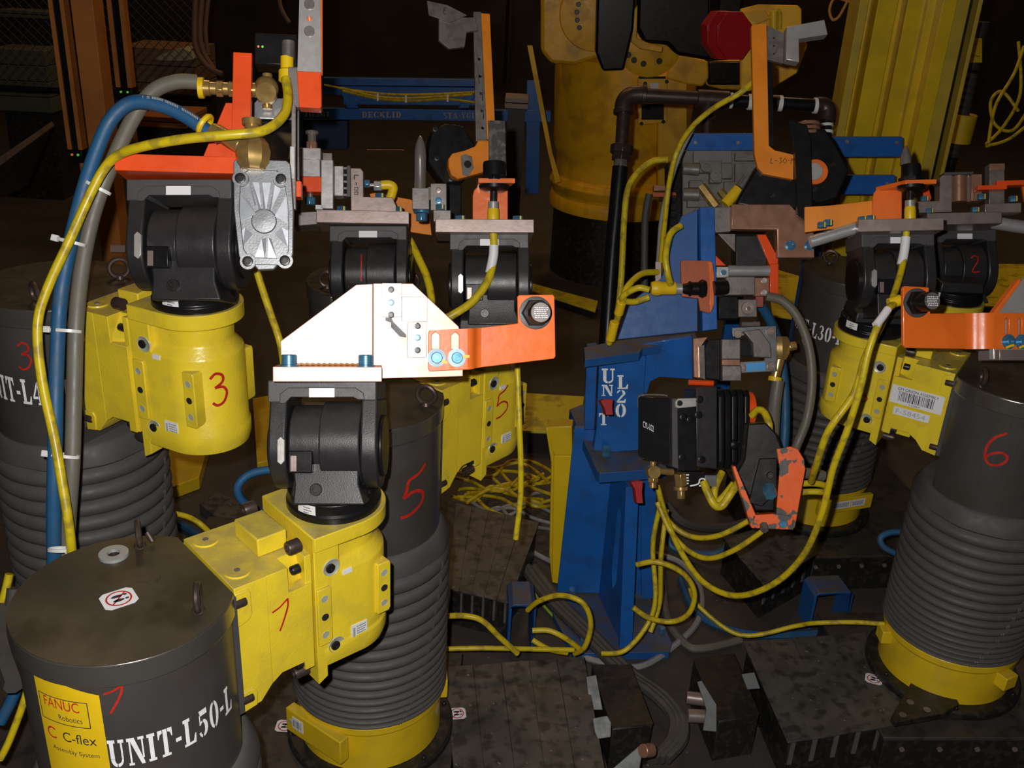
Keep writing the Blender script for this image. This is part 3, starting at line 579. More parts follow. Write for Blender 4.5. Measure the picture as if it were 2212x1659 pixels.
MB().loft([[G(532, 376, -95), G(626, 376, -95), G(628, 570, -95), G(536, 570, -95)], [G(545, 215, 90), G(628, 215, 90), G(630, 370, 90), G(545, 370, 90)]]).obj('cylinder_body', BLKS, T3, bevel=3 * G.s)
pr(G, 'rear_cap', CAST, T3, [(538, 200), (546, 190), (628, 186), (637, 196), (637, 372), (538, 372)], 60, 78, 2, holes=[rc(552, 235, 624, 350)])
bx(G, 'tie_strip', STELD, T3, 631, 240, 640, 460, -80, -60, .8); bx(G, 'wear_strip', BRT, T3, 629, 330, 639, 398, -92, -81, .8)
# brass elbow at the near port
e = lth(G, 'brass_elbow', BRASS, T3, (556, 355, -118), '-y', [(0, -32), (26, -32), (28, -26), (34, -18), (37, 4), (32, 22), (24, 32), (0, 32)], 8)
lth(G, 'elbow_nut', BRASS, T3, (554, 323, -118), '-y', [(0, 0), (21, 0), (23, 8), (21, 14), (16, 16), (14, 26), (20, 28), (20, 40), (12, 42), (12, 34), (0, 34)], 24)
lth(G, 'port_nut', BRASS, T3, (556, 388, -118), '-y', [(0, 0), (22, 0), (22, 8), (0, 8)], 6)
MB().cyl(G(534, 338, -112), G(470, 298, -80), 19 * G.s, 15 * G.s, 20).obj('hose_stem', BRASS, T3, bevel=G.s)
MB().cyl(G(474, 302, -76), G(487, 310, -78), 20 * G.s, n=6).obj('hex_collar', BRASS, T3, bevel=G.s)
MB().torus(G(453, 286, -72), G(470, 298, -74) - G(440, 277, -70), 20 * G.s, 6 * G.s, 24, 8).obj('yellow_collar', YCON, T3)
# upper brass port
e = MB().sph(G(567, 172, 40), 27 * G.s, n=20, k=12).obj('brass_elbow', BRASS, T3)
cy(G, 'end_plug', BRASS, T3, (569, 190, 30), (569, 190, 8), 23)
cy(G, 'port_stub', BRASS, T3, (569, 140, 40), (569, 218, 40), 11)
for x0, x1, r, m_ in ((430, 446, 17, BRASS), (446, 460, 14, BRASS), (460, 474, 19, BRASS), (474, 486, 14, BRASS), (486, 500, 18, BRASS), (500, 550, 16, BRASS)): cy(G, 'hose_fitting', m_, T3, (x0, 177, 40), (x1, 177, 40), r, n=6 if r in (19, 18) else 24)
cy(G, 'yellow_collar', YCON, T3, (421, 177, 40), (433, 177, 40), 23)
# sensor plug with cable
cy(G, 'metal_nut', STELD, T3, (620, 86, -20), (620, 122, -20), 14)
lth(G, 'yellow_plug', YCON, T3, (617, 120, -20), 'y', [(0, 0), (14, 0), (14, 26), (18, 30), (18, 52), (15, 54), (0, 54)])
bx(G, 'switch_body', BLKS, T3, 545, 60, 636, 128, 10, 70, 2); 
for x, c in ((553, 'r'), (562, 'g')): cy(G, 'indicator_lamp', mat('indicator_' + c, (1, .25, .05) if c == 'r' else (.2, .9, .1), .4, emit=.25), T3, (x, 90, 9), (x, 90, 10.5), 2.5, n=8, bev=0)
bx(G, 'orange_spacer', REDO, T3, 638, 396, 650, 430, -60, -20)
# tall upright bar with holes
pr(G, 'tall_bar', BRT, T3, [(647, -30), (690, -30), (692, 163), (642, 163)], -60, -44, 1.2, holes=[circ(667, 18, 11), circ(667, 48, 6), circ(667, 76, 11)])
bx(G, 'bar_backing', ORG_, T3, 648, -30, 694, 162, -44, -34)
pr(G, 'bar_foot', REDO, T3, [(641, 163), (692, 163), (693, 236), (690, 241), (646, 240)], -66, -28, 1.5)
bx(G, 'bar_bridge', STELD, T3, 622, 150, 645, 236, -50, -30)
for y in (18, 76): cy(G, 'bushing', STELD, T3, (667, y, -46), (667, y, -64), 11, n=20)
# --- fixture on the rear middle robot
G = Fr(770, 478, 2.70, yaw=6)
TBm = thing('locator_fixture', 'small steel fixture with engraved L block and yellow elbow plug, rear middle', 'fixture', G(770, 494, 0))
bx(G, 'base_plate', STEEL, TBm, 690, 465, 883, 492, -62, 62)
pr(G, 'side_wing', STELD, TBm, [(640, 468), (690, 465), (690, 492), (640, 497)], -40, 40)
bx(G, 'bright_post', BRT, TBm, 700, 361, 725, 463, -64, -30); bx(G, 'post_foot', BRT, TBm, 688, 455, 704, 465, -64, -30, 1); bx(G, 'post_head', STELD, TBm, 702, 343, 722, 361, -50, -30)
bx(G, 'bright_block', BRT, TBm, 726, 369, 745, 432, -45, -5)
for i in range(5): bx(G, 'comb_tooth', STELD, TBm, 745, 371 + i * 14, 753, 376 + i * 14, -44, -10, .6)
bx(G, 'comb_back', BGRY, TBm, 752, 368, 760, 434, -46, -5, .8)
lb = pr(G, 'engraved_block', STEEL, TBm, [(760, 374), (781, 374), (787, 381), (787, 434), (848, 434), (856, 452), (856, 464), (761, 464)], -50, 0)
def eng(u, v): return G(768 + v, 389 + u, -50.6)
mb = MB()
for s_ in ([(0, 0), (0, 9)], [(0, 0), (9, 0)], [(15, 4), (21, 4)]): mb.ribbon(eng, [(a, b) for b, a in s_] if False else s_, 2.2, 0)
for u0 in (26, 35): mb.ribbon(eng, [(u0, 8), (u0, 1), (u0 + 5, 0), (u0 + 6, 7), (u0, 8)], 1.8, 0)
mb.obj('engraving', PRINT, lb, smooth=0, recalc=False)
topbolt(G, TBm, 741, 453, 465, 11, -35); topbolt(G, TBm, 860, 452, 465, 11, -35); topbolt(G, TBm, 821, 422, 434, 11, -25)
cy(G, 'plug_nut', BOLT, TBm, (788, 401, -25), (800, 401, -25), 9, n=6); cy(G, 'steel_nut', BRT, TBm, (808, 405, -25), (825, 405, -25), 11, n=6); cy(G, 'stem', CHR, TBm, (798, 404, -25), (826, 404, -25), 4)
MB().tube([G(824, 404, -25), G(840, 403, -25), G(849, 408, -25), G(847, 420, -25), G(842, 433, -25)], 10 * G.s, 14, 5).obj('elbow_plug', YCON, TBm)
bx(G, 'clamp_block', BRT, TBm, 655, 336, 699, 360, -60, -20); bx(G, 'clamp_block', BRT, TBm, 654, 360, 698, 396, -62, -18)
cy(G, 'plunger_nut', COPP, TBm, (679, 319, -40), (679, 337, -40), 12, n=6)
lth(G, 'plunger', CHR, TBm, (679, 320, -40), '-y', [(0, 0), (9, 0), (9, 16), (14, 19), (14, 23), (10, 25), (0, 25)])
pr(G, 'orange_lug', REDO, TBm, [(644, 396), (701, 396), (701, 428), (650, 428), (643, 420)], -62, -20, 1.5)
cy(G, 'lug_bolt', STELD, TBm, (676, 428, -40), (676, 446, -40), 6); cy(G, 'lug_nut', BOLT, TBm, (676, 436, -40), (676, 452, -40), 12, n=6)
pr(G, 'lug_arm', STELD, TBm, [(640, 440), (656, 440), (656, 466), (640, 468)], -40, 0)
# --- fixture on robot 5
G = Fr(1048, 497, 2.60, yaw=2)
T5 = thing('locator_fixture', 'steel plate fixture with orange bracket holding upright black sensor, white-sleeved yellow cable', 'fixture', G(1048, 512, 0))
bx(G, 'base_plate', STEEL, T5, 943, 484, 1150, 512, -64, 64)
topbolt(G, T5, 995, 472, 485, 12, -30); topbolt(G, T5, 1117, 472, 485, 12, -30)
def jbracket(G, parent, x0, x1, yt, yb, fx0, fx1, mt=ORG_, dd=-60):
    pr(G, 'upright_plate', mt, parent, [(x0, yb), (x0, yt + 26), (x0 + 3, yt + 14), (x0 + 10, yt + 6), (x1 - 4, yt + 6), (x1, yt + 14), (x1, yb)], 2, 10, 1.2)
    MB().prism(lambda u, v, w: G(u, w, v), [(x0 + 8, 10), (x1 - 3, 10), (fx1, dd), (fx0, dd)], yt, yt + 10).obj('flange', mt, parent, bevel=1.2 * G.s)
jbracket(G, T5, 1021, 1097, 397, 484, 1033, 1111)
def upright_sensor(G, parent, x, yt, k=1.0, d=-38, w=24):
    lth(G, 'sensor_barrel', BLKS, parent, (x, yt + 50 * k, d), '-y', [(0, 0), (w * k, 0), (w * k, 34 * k), (w * .96 * k, 40 * k), (0, 40 * k)])
    lth(G, 'lower_flange', BLKS, parent, (x, yt + 60 * k, d), 'y', [(0, 0), (33 * k, 0), (31 * k, 7 * k), (20 * k, 12 * k), (0, 13 * k)])
    cy(G, 'hex_nut', BLKS, parent, (x, yt + 40 * k, d), (x, yt + 50 * k, d), 29 * k, n=6)
    cy(G, 'stem', BOLTK, parent, (x - 1, yt + 70 * k, d), (x - 2, yt + 96 * k, d), 7.5 * k)
    cy(G, 'knurled_nut', BRT, parent, (x - 2, yt + 94 * k, d), (x - 2, yt + 110 * k, d), 11.5 * k, n=14)
    lth(G, 'yellow_plug', YCON, parent, (x - 2, yt + 109 * k, d), 'y', [(0, 0), (12 * k, 0), (13 * k, 8 * k), (13 * k, 36 * k), (12 * k, 38 * k), (13.5 * k, 42 * k), (13 * k, 50 * k), (0, 51 * k)])
upright_sensor(G, T5, 1067, 349)
bar = pr(G, 'black_post', mat('worn_black_bar', (.03, .026, .026), .4, stain=(.18, .15, .14), sa=.5, ss=60), T5, [(1055, 256), (1092, 256), (1096, 420), (1057, 420)], 14, 34, 1.2)
bx(G, 'post_foot', STELD, T5, 1060, 415, 1090, 484, 14, 34)
# locating pin stand (between the middle and right plates)
bx(G, 'step_block', STELD, T5, 932, 405, 966, 462, -40, 0); bx(G, 'lower_block', STELD, T5, 938, 462, 975, 486, -42, 10)
scr(G, T5, 949, 419, -40, 6, STEEL, 2); scr(G, T5, 949, 441, -40, 6.5, BOLT, 2); topbolt(G, T5, 953, 451, 461, 11, -45)
bx(G, 'pin_holder', STELD, T5, 894, 417, 930, 462, -52, -16); bx(G, 'holder_link', STELD, T5, 926, 412, 934, 440, -38, -18)
lth(G, 'locating_pin', CHR, T5, (910, 417, -34), '-y', [(0, 0), (12, 0), (12, 60), (12.5, 62), (12, 82), (9, 98), (4, 111), (0, 115)], 28)
cy(G, 'pin_collar', BRT, T5, (910, 410, -34), (910, 417, -34), 7, n=6)
cy(G, 'pin_washer', BOLT, T5, (913, 462, -34), (913, 468, -34), 17); cy(G, 'pin_nut', BOLT, T5, (913, 468, -34), (913, 484, -34), 12, n=8)
# --- swing arm behind, tall amber bar with pale plate
G = Fr(1010, 260, 3.0, yaw=12)
SW = thing('swing_clamp', 'tall amber swing arm with black round clamp body, left of centre', 'clamp', G(960, 500, 40))
pr(G, 'tall_bar', ORG2, SW, [(1034, 28), (1058, 28), (1071, 300), (1048, 300)], -6, 10)
pr(G, 'bar_face', STELD, SW, [(1020, 30), (1037, 28), (1051, 306), (1026, 308)], -14, -7, 1, holes=[circ(1033 + i * 1.9, 130 + i * 37, 3.2, 8) for i in range(5)])
pr(G, 'top_bracket', STELD, SW, [(944, 52), (1022, 45), (1030, 72), (1004, 78), (1000, 110), (966, 116), (944, 100)], -24, -14)
tp = pr(G, 'tag_plate', STELD, SW, [(918, 20), (962, 26), (1004, 44), (968, 62), (922, 50)], -30, -26, .6)
digit(tp, lambda u, v: G(960 - u, 46 - v, -31), '3', 0, 0, 14, w=.12, mt=PRINT)
pr(G, 'link', ORG2, SW, [(964, 352), (972, 340), (1000, 332), (1022, 322), (1028, 310), (1053, 308), (1055, 372), (1010, 386), (985, 394), (970, 386), (964, 368)], -30, -4, 2)
pr(G, 'hub_band', STELD, SW, [(990, 345), (1000, 340), (1014, 345), (1018, 370), (1006, 388), (994, 385)], -32, -30, .5); cy(G, 'hub_hole_disc', HOLE, SW, (1005, 362, -32), (1005, 362, -34), 8)  # dark disc standing in for the shade inside the hub hole
pr(G, 'clamp_body', BLKS, SW, [(930, 290), (962, 268), (1000, 272), (1026, 310), (1026, 350), (1000, 395), (958, 400), (920, 350)], 0, 55, 4)
for x, y in ((944, 344), (975, 388), (940, 282)): scr(G, SW, x, y, 0, 7, BOLTK, 3)
pr(G, 'sheet_arm', ORG2, SW, [(802, 421), (814, 419), (890, 430), (930, 448), (936, 506), (886, 500), (850, 462), (812, 450)], 30, 38, 1)
pr(G, 'stub_post', BLKS, SW, [(950, 395), (1000, 395), (1000, 520), (950, 520)], 20, 50, 2)
# --- fixture on robot 6
G = Fr(1930, 495, 2.72, yaw=-8)
T6 = thing('locator_fixture', 'steel plate fixture on right robot: orange bracket, upright sensor beside a chrome pin', 'fixture', G(1930, 508, 0))
bx(G, 'base_plate', STEEL, T6, 1845, 482, 2017, 508, -60, 60)
cy(G, 'side_tube', TUBE, T6, (1752, 522, -20), (1848, 494, -20), 13)
jbracket(G, T6, 1887, 1948, 401, 482, 1941, 2003, mt=ORG_)
upright_sensor(G, T6, 1957, 356, .9, w=22)
lth(G, 'locating_pin', CHR, T6, (1953, 360, -10), '-y', [(0, 0), (12, 0), (11, 18), (6, 34), (0, 44)])
pr(G, 'amber_sheet', ORG2, T6, [(1746, 440), (1800, 438), (1892, 429), (1892, 482), (1800, 490), (1746, 496)], 14, 22)
for x, y0, y1 in ((1777, 480, 492), (1790, 475, 488), (1861, 470, 483), (1878, 468, 481)): topbolt(G, T6, x, y0, y1, 10, -20)
# --- fixture on robot 2
G = Fr(2075, 480, 3.15, yaw=-8)
T2 = thing('locator_fixture', 'rear right steel fixture with copper-glinting roller and orange cantilever plates', 'fixture', G(2075, 492, 0))
bx(G, 'base_plate', STEEL, T2, 1993, 467, 2143, 492, -50, 50); cy(G, 'side_tube', TUBE, T2, (2140, 482, 0), (2215, 496, 0), 14)
pr(G, 'l_block', STEEL, T2, [(2021, 392), (2028, 385), (2046, 385), (2046, 464), (1975, 464), (1975, 440), (2021, 440)], -40, 0)
cy(G, 'roller', COPP, T2, (2066, 383, -20), (2066, 440, -20), 15); cy(G, 'roller_rib', CHR, T2, (2049, 383, -20), (2049, 440, -20), 4); cy(G, 'roller_rib', CHR, T2, (2085, 383, -20), (2085, 440, -20), 4)
bx(G, 'roller_plate', COPP, T2, 2088, 383, 2110, 440, -30, 0); bx(G, 'roller_cap', BGRY, T2, 2030, 379, 2090, 385, -40, 0)
bx(G, 'square_post', STELD, T2, 2124, 362, 2155, 467, -30, 0); bx(G, 'post_head', COPP, T2, 2125, 362, 2155, 376, -31, -29, .5)
bx(G, 'foot_block', STEEL, T2, 2112, 448, 2185, 468, -40, 0)
pr(G, 'cantilever', REDO, T2, [(2092, 413), (2130, 413), (2130, 404), (2230, 404), (2230, 414), (2150, 414), (2150, 422), (2092, 422)], -60, -32, 1)
pr(G, 'curved_bracket', ORG_, T2, [(2183, 415), (2230, 415), (2230, 470), (2200, 462), (2188, 445)], -50, -40, 1.5)
for x, y0, y1 in ((2000, 456, 466), (2092, 456, 466), (2105, 428, 440), (2168, 434, 446), (1990, 430, 440)): topbolt(G, T2, x, y0, y1, 9, -42)
pr(G, 'orange_clip', REDO, T2, [(1990, 398), (2000, 392), (2010, 430), (2004, 440), (1996, 440)], -20, -14, .8)
# --- orange sensor bracket entering from the right edge
G = Fr(2060, 700, 2.35, yaw=12)
TR = thing('sensor_bracket', 'orange bent sensor bracket entering from the right edge of the frame', 'bracket', G(2200, 800, 20))
pr(G, 'sensor_plate', ORG_, TR, [(1938, 624), (1942, 620), (2000, 622), (2004, 678), (2090, 676), (2090, 754), (1944, 752), (1939, 746)], 0, 9, 1.5)
MB().loft([[G(x, 676, d), G(x, 754, d), G(x, 754, d + 9), G(x, 676, d + 9)] for x, d in ((2089, 0), (2098, -.5), (2106, -4), (2112, -10), (2120, -18), (2130, -23), (2140, -24))]).obj('plate_bend', ORG_, TR, smooth=60)
s2 = lambda x: [(x, 690), (x + 5, 685), (x + 10, 690), (x + 10, 722), (x, 722)]
pr(G, 'slotted_plate', ORG_, TR, [(2139, 676), (2260, 676), (2260, 754), (2139, 754)], -24, -15, 1.2, holes=[s2(2168), s2(2200)])
for x in (2176, 2208):
    lth(G, 'washer', BOLT, TR, (x, 738, -24), '-d', [(0, 0), (16, 0), (16, 3), (0, 3)]); bolt(TR, G(x, 738, -27), -G.f, 10 * G.s, 9 * G.s, BOLT, 'socket_bolt', n=18)
    MB().ribbon(lambda u, v: G(u, v, -37), [(x - 16, 752), (x - 6, 748), (x + 4, 746)], 5, 3).obj('paint_mark', YCON, TR, smooth=0, recalc=False)
pr(G, 'gusset', BRT, TR, [(2152, 678), (2185, 640), (2222, 602), (2340, 540), (2340, 780), (2148, 776), (2148, 754)], -13, 2); pr(G, 'gusset_edge', ORG_, TR, [(2146, 678), (2212, 600), (2218, 606), (2158, 678)], -14, 4)
bx(G, 'base_block', STEEL, TR, 2150, 756, 2300, 778, -30, 40)
sensor(G, TR, 1970, 656, 0, .85)
bx(G, 'carrier_arm', BLK, TR, 2330, 600, 2400, 1000, -30, 30, 2)
# --- tall amber L bar right of centre
G = Fr(1680, 250, 2.95, yaw=-3)
SL = thing('swing_clamp', 'tall amber L-shaped swing arm marked L-30-R with black angular clamp body', 'clamp', G(1700, 500, 30))
ab = pr(G, 'l_bar', ORG2, SL, [(1622, 58), (1628, 54), (1655, 52), (1660, 316), (1672, 326), (1712, 336), (1712, 390), (1648, 377), (1636, 364), (1629, 334)], -8, 8, 1.5)
pr(G, 'side_plate', STELD, SL, [(1656, 57), (1692, 74), (1690, 139), (1657, 130)], -6, 4, 1, holes=[circ(1671, 84 + 17 * i, 2.6, 8) for i in range(3)])
pr(G, 'steel_angle', BRT, SL, [(1694, 66), (1774, 52), (1781, 84), (1720, 92), (1721, 142), (1693, 136)], -22, 8, 1.5)
pr(G, 'black_strip', BLKS, SL, [(1657, 132), (1668, 138), (1672, 318), (1661, 314)], -4, 4, .8)
mk = MB()
for pts in ([(1665, 343), (1663, 354), (1668, 354)], [(1672, 349), (1677, 349)], [(1681, 344), (1686, 343), (1684, 348), (1687, 351), (1682, 355)], [(1693, 344), (1690, 350), (1694, 355), (1697, 349), (1693, 344)], [(1700, 349), (1703, 349)], [(1706, 357), (1707, 345)], [(1707, 345), (1710, 347), (1708, 350)]): mk.ribbon(lambda u, v: G(u, v, -8.8), pts, 1.3, 3)
mk.obj('handwriting', BLKM, ab, smooth=0, recalc=False)
pr(G, 'clamp_body', BLKS, SL, [(1745, 280), (1782, 276), (1800, 300), (1835, 368), (1808, 428), (1770, 440), (1735, 420)], 8, 60, 4)
pr(G, 'clamp_neck', BLKS, SL, [(1590, 440), (1640, 350), (1700, 330), (1745, 350), (1745, 440), (1700, 460)], 10, 60, 6)
cy(G, 'hub_ring', ORG_, SL, (1760, 372, 8), (1760, 372, -2), 27); cy(G, 'hub_face', BRT, SL, (1756, 372, -2), (1756, 372, -6), 19)
for x, y in ((1800, 355), (1762, 408), (1650, 372), (1672, 420)): scr(G, SL, x, y, 9, 5, BOLTK, 4)
pr(G, 'black_bar', BLKS, SL, [(1700, 266), (1735, 279), (1744, 313), (1748, 496), (1716, 470), (1709, 304)], -30, -10, 1.5)
# small parts on top of the clamp: copper coils
for i in range(3): MB().torus(G(1752, 262 + i * 10, 30), G.u, 22 * G.s, 4 * G.s, 20, 8).obj('copper_coil', COPP, SL)
# ---------------------------------------------------------------- planes standing or lying in the hall
class VP:
    """vertical plane through the ray of (px,py) at depth d; X,Y read on that plane, D goes away from the viewer"""
    def __init__(s, px, py, d, yaw=0, o=None):
        s.o = W(px, py, d) if o is None else o; s.n = Vector((math.sin(rad(yaw)), math.cos(rad(yaw)), 0)); s.s = d / FPX
        s.a = Vector((math.cos(rad(yaw)), -math.sin(rad(yaw)), 0)); s.u = Vector((0, 0, 1)); s.f = s.n
    def __call__(s, X, Y, D=0):
        r = ray(X, Y); return CP + r * ((s.o - CP).dot(s.n) / r.dot(s.n)) + s.n * D * s.s
class HP:
    """horizontal plane at height z; D goes down"""
    def __init__(s, z, d=3): s.z = z; s.s = d / FPX; s.a = Vector((1, 0, 0)); s.u = Vector((0, -1, 0)); s.f = Vector((0, 0, -1))
    def __call__(s, X, Y, D=0): return WZ(X, Y, s.z) + s.f * D * s.s
wm_ = lambda x, y, z: Vector((x, y, z))
# --- blue fixture stand UNIT L20
B0 = WZ(1302, 1287, FZ + .03); dB = (B0 - CP).dot(fw)
ST = thing('fixture_stand', 'blue welded steel stand stencilled UNIT L20 with dusty base plate', 'stand', WZ(1310, 1330, FZ))
fl = HP(FZ + .03, dB)
pr(fl, 'foot_plate', BLUD, ST, [(1188, 1275), (1390, 1262), (1452, 1388), (1446, 1408), (1240, 1412), (1196, 1330)], 0, 18, 1)
for x, y in ((1235, 1283), (1385, 1270), (1430, 1365), (1260, 1390)): bolt(ST, fl(x, y, 0), (0, 0, 1), .012, .018, BOLT, 'anchor_bolt', hexh=True)
V0 = VP(0, 0, dB, 3, o=B0)
pr(V0, 'back_plate', BLU, ST, [(1241, 925), (1400, 930), (1408, 1285), (1203, 1279)], 0, 14, 1)
zc = V0(1320, 975).z
fin0 = WZ(1300, 1286, FZ + .03); fin1 = WZ(1349, 1392, FZ + .03); dv = (fin1 - fin0); Lf = dv.length; dv.normalize(); nv = Vector((dv.y, -dv.x, 0)).normalized(); hz = zc - FZ - .06
F_ = lambda u, v, w: fin0 + dv * u + Vector((0, 0, v)) + nv * w
MB().prism(F_, [(0, 0), (Lf, 0), (Lf * .62, hz), (0, hz)], -.012, .012, holes=[[(Lf * .4, .18), (Lf * .5, .13), (Lf * .6, .18), (Lf * .52, .42), (Lf * .45, .45), (Lf * .38, .42)]]).obj('web_fin', BLU, ST, bevel=.0015)
MB().loft([[F_(Lf, 0, -.022), F_(Lf, 0, .022), F_(Lf + .016, 0, .022), F_(Lf + .016, 0, -.022)], [F_(Lf * .62, hz, -.022), F_(Lf * .62, hz, .022), F_(Lf * .62 + .016, hz, .022), F_(Lf * .62 + .016, hz, -.022)]]).obj('fin_flange', BLU, ST, bevel=.001)
pr(V0, 'side_flange', BLU, ST, [(1385, 1000), (1418, 1000), (1412, 1286), (1384, 1286)], -12, 0, 1)
HC = HP(zc + .035, 3.0)
pr(HC, 'cap_plate', BLUD, ST, [(1230, 884), (1262, 872), (1430, 868), (1446, 985), (1441, 1012), (1296, 1022), (1289, 1016)], 0, 26, 1.2)
Pb = HC(1330, 975); V1 = VP(0, 0, 2.98, 2, o=Pb)
up_ = pr(V1, 'column_face', BLU, ST, [(1294, 772), (1300, 766), (1390, 766), (1396, 772), (1386, 925), (1392, 972), (1280, 980), (1288, 928)], 0, 70, 2)
pr(V1, 'column_side', BLU, ST, [(1268, 766), (1291, 764), (1284, 930), (1262, 930), (1264, 850)], 4, 70, 1.5)
zt = V1(1340, 758).z
stencil(MB(), lambda u, v: V1(u, v, -.6), 'U', 1300, 828, -32, width=28).obj('stencil_letter', WHT, up_, smooth=0, recalc=False)
stencil(MB(), lambda u, v: V1(u, v, -.6), 'N', 1300, 855, -24, width=24).obj('stencil_letter', WHT, up_, smooth=0, recalc=False)
stencil(MB(), lambda u, v: V1(u, v, -.6), 'T', 1294, 918, -26, width=20).obj('stencil_letter', WHT, up_, smooth=0, recalc=False)
stencil(MB(), lambda u, v: V1(u, v, -.6), 'L', 1334, 840, -30, width=23).obj('stencil_letter', WHT, up_, smooth=0, recalc=False)
stencil(MB(), lambda u, v: V1(u, v, -.6), '2', 1332, 870, -28, width=20).obj('stencil_letter', WHT, up_, smooth=0, recalc=False)
stencil(MB(), lambda u, v: V1(u, v, -.6), '0', 1329, 901, -29, width=23).obj('stencil_letter', WHT, up_, smooth=0, recalc=False)
HT = HP(zt + .02, 2.95)
pr(HT, 'top_plate', BLUD, ST, [(1261, 750), (1380, 727), (1500, 716), (1510, 735), (1388, 752), (1382, 762), (1264, 776)], 0, 20, 1.2)
Pt = HT(1400, 745); V2 = VP(0, 0, 2.95, 2, o=Pt)
pr(V2, 'arm_plate', BLU, ST, [(1382, 745), (1495, 727), (1496, 820), (1425, 815), (1405, 825), (1398, 850), (1384, 850)], 2, 16, 1.2)
for x, y in ((1394, 757), (1432, 755), (1392, 797), (1412, 797)): scr(V2, ST, x, y, 0, 4, BLU, 2)
topbolt(HP(zc + .035, 3), ST, 1310, 985, 985, 1) if False else bolt(ST, HC(1308, 983), (0, 0, 1), .014, .03, BOLT, 'hex_bolt', hexh=True)
G = Fr(1500, 600, 2.98)
pr(G, 'upright_plate', BLUD, ST, [(1509, 450), (1474, 465), (1457, 508), (1447, 552), (1430, 600), (1363, 652), (1335, 733), (1509, 715)], 10, 30, 1.5)  # face turned from the flash: its shade is put into the darker blue
pr(G, 'front_edge', BLU, ST, [(1509, 450), (1541, 449), (1547, 712), (1515, 716)], -14, 26, 1.5)
# copper toned bracket and upper clamp
pr(G, 'spacer', STELD, ST, [(1541, 450), (1576, 448), (1576, 502), (1543, 504)], -10, 12)
bk = pr(G, 'copper_bracket', COPP, ST, [(1574, 446), (1699, 446), (1750, 500), (1752, 560), (1672, 560), (1672, 500), (1574, 499)], -26, 4, 1.8)
for x in (1700, 1741): lth(G, 'bolt_washer', BOLT, bk, (x, 534, -26), '-d', [(0, 0), (11, 0), (11, 2), (0, 2)], 20); bolt(ST, G(x, 534, -28), -G.f, 9 * G.s, 7 * G.s, BOLT, 'socket_bolt')
U4 = thing('gripper_clamp', 'black and orange pneumatic gripper on the upper blue stand with polished cylinder', 'clamp', G(1610, 690, 0))
bx(G, 'dark_body', BLK, U4, 1588, 510, 1655, 575, -6, 40, 2); pr(G, 'orange_side', REDO, U4, [(1633, 508), (1652, 508), (1679, 560), (1678, 574), (1660, 574)], -10, 4)
cy(G, 'piston_tube', TUBE, U4, (1571, 586, -8), (1660, 586, -8), 12); pr(G, 'clip_plate', BRT, U4, rc(1545, 578, 1571, 601), -14, -4); scr(G, U4, 1560, 590, -14, 6, BOLT, 3)
bx(G, 'orange_block', REDO, U4, 1658, 572, 1677, 641, -20, 8, 1.5); bx(G, 'tool_head', STELD, U4, 1562, 600, 1625, 640, -26, 10, 2)
bx(G, 'copper_clip', COPP, U4, 1625, 602, 1657, 641, -18, 4)
for y in (608, 633): scr(G, U4, 1646, y, -18, 6, BRT, 4)
pr(G, 'inner_gusset', STELD, U4, [(1550, 505), (1588, 505), (1588, 545)], -2, 4); pr(G, 'orange_wedge', REDO, U4, [(1545, 552), (1568, 574), (1545, 574)], -4, 4)
bx(G, 'lower_body', BLKS, U4, 1550, 641, 1592, 690, -10, 30, 2); bx(G, 'port_block', STELD, U4, 1591, 648, 1631, 686, -18, 10, 1.5)
lth(G, 'port_ring', STEEL, U4, (1611, 667, -18), '-d', [(0, 0), (14, 0), (13, 3), (8, 3), (8, 1), (0, 1)]); cy(G, 'port_pin', CHR, U4, (1612, 668, -18), (1612, 668, -24), 4)
bx(G, 'red_block', mat('dull_red_block', (.3, .06, .04), .5), U4, 1630, 641, 1647, 664, -10, 6)
cy(G, 'rod', CHR, U4, (1600, 700, -5), (1640, 700, -5), 5)
# sensor on rust-orange lug
SR = thing('side_sensor', 'rust-orange lug with sideways black sensor and yellow plug on the blue stand', 'sensor', G(1500, 680, -20))
RUST = mat('rust_orange_plate', (.42, .085, .02), .45, bump=.1, stain=(.3, .06, .02), sa=.4)
pr(G, 'lug', RUST, SR, [(1463, 571), (1468, 567), (1522, 568), (1533, 590), (1533, 668), (1524, 680), (1505, 674), (1501, 648), (1466, 644)], -40, -32, 1)
pr(G, 'lug_edge', ORG_, SR, [(1522, 569), (1530, 572), (1534, 600), (1534, 660), (1526, 680), (1524, 600)], -42, -39, .5)
lth(G, 'grommet', BLKS, SR, (1508, 628, -44), '-x', [(0, -8), (17, -8), (20, 0), (17, 6), (14, 8), (14, 22), (17, 26), (13, 30), (9, 44), (0, 44)], 24)
cy(G, 'sensor_tail', BLKS, SR, (1532, 627, -44), (1562, 624, -40), 15); cy(G, 'steel_nut', BRT, SR, (1452, 628, -44), (1466, 628, -44), 12, n=12)
lth(G, 'yellow_plug', YCON, SR, (1452, 627, -44), '-x', [(0, 0), (13, 0), (14, 4), (14, 30), (16, 34), (16, 44), (13, 52), (0, 53)], 24)
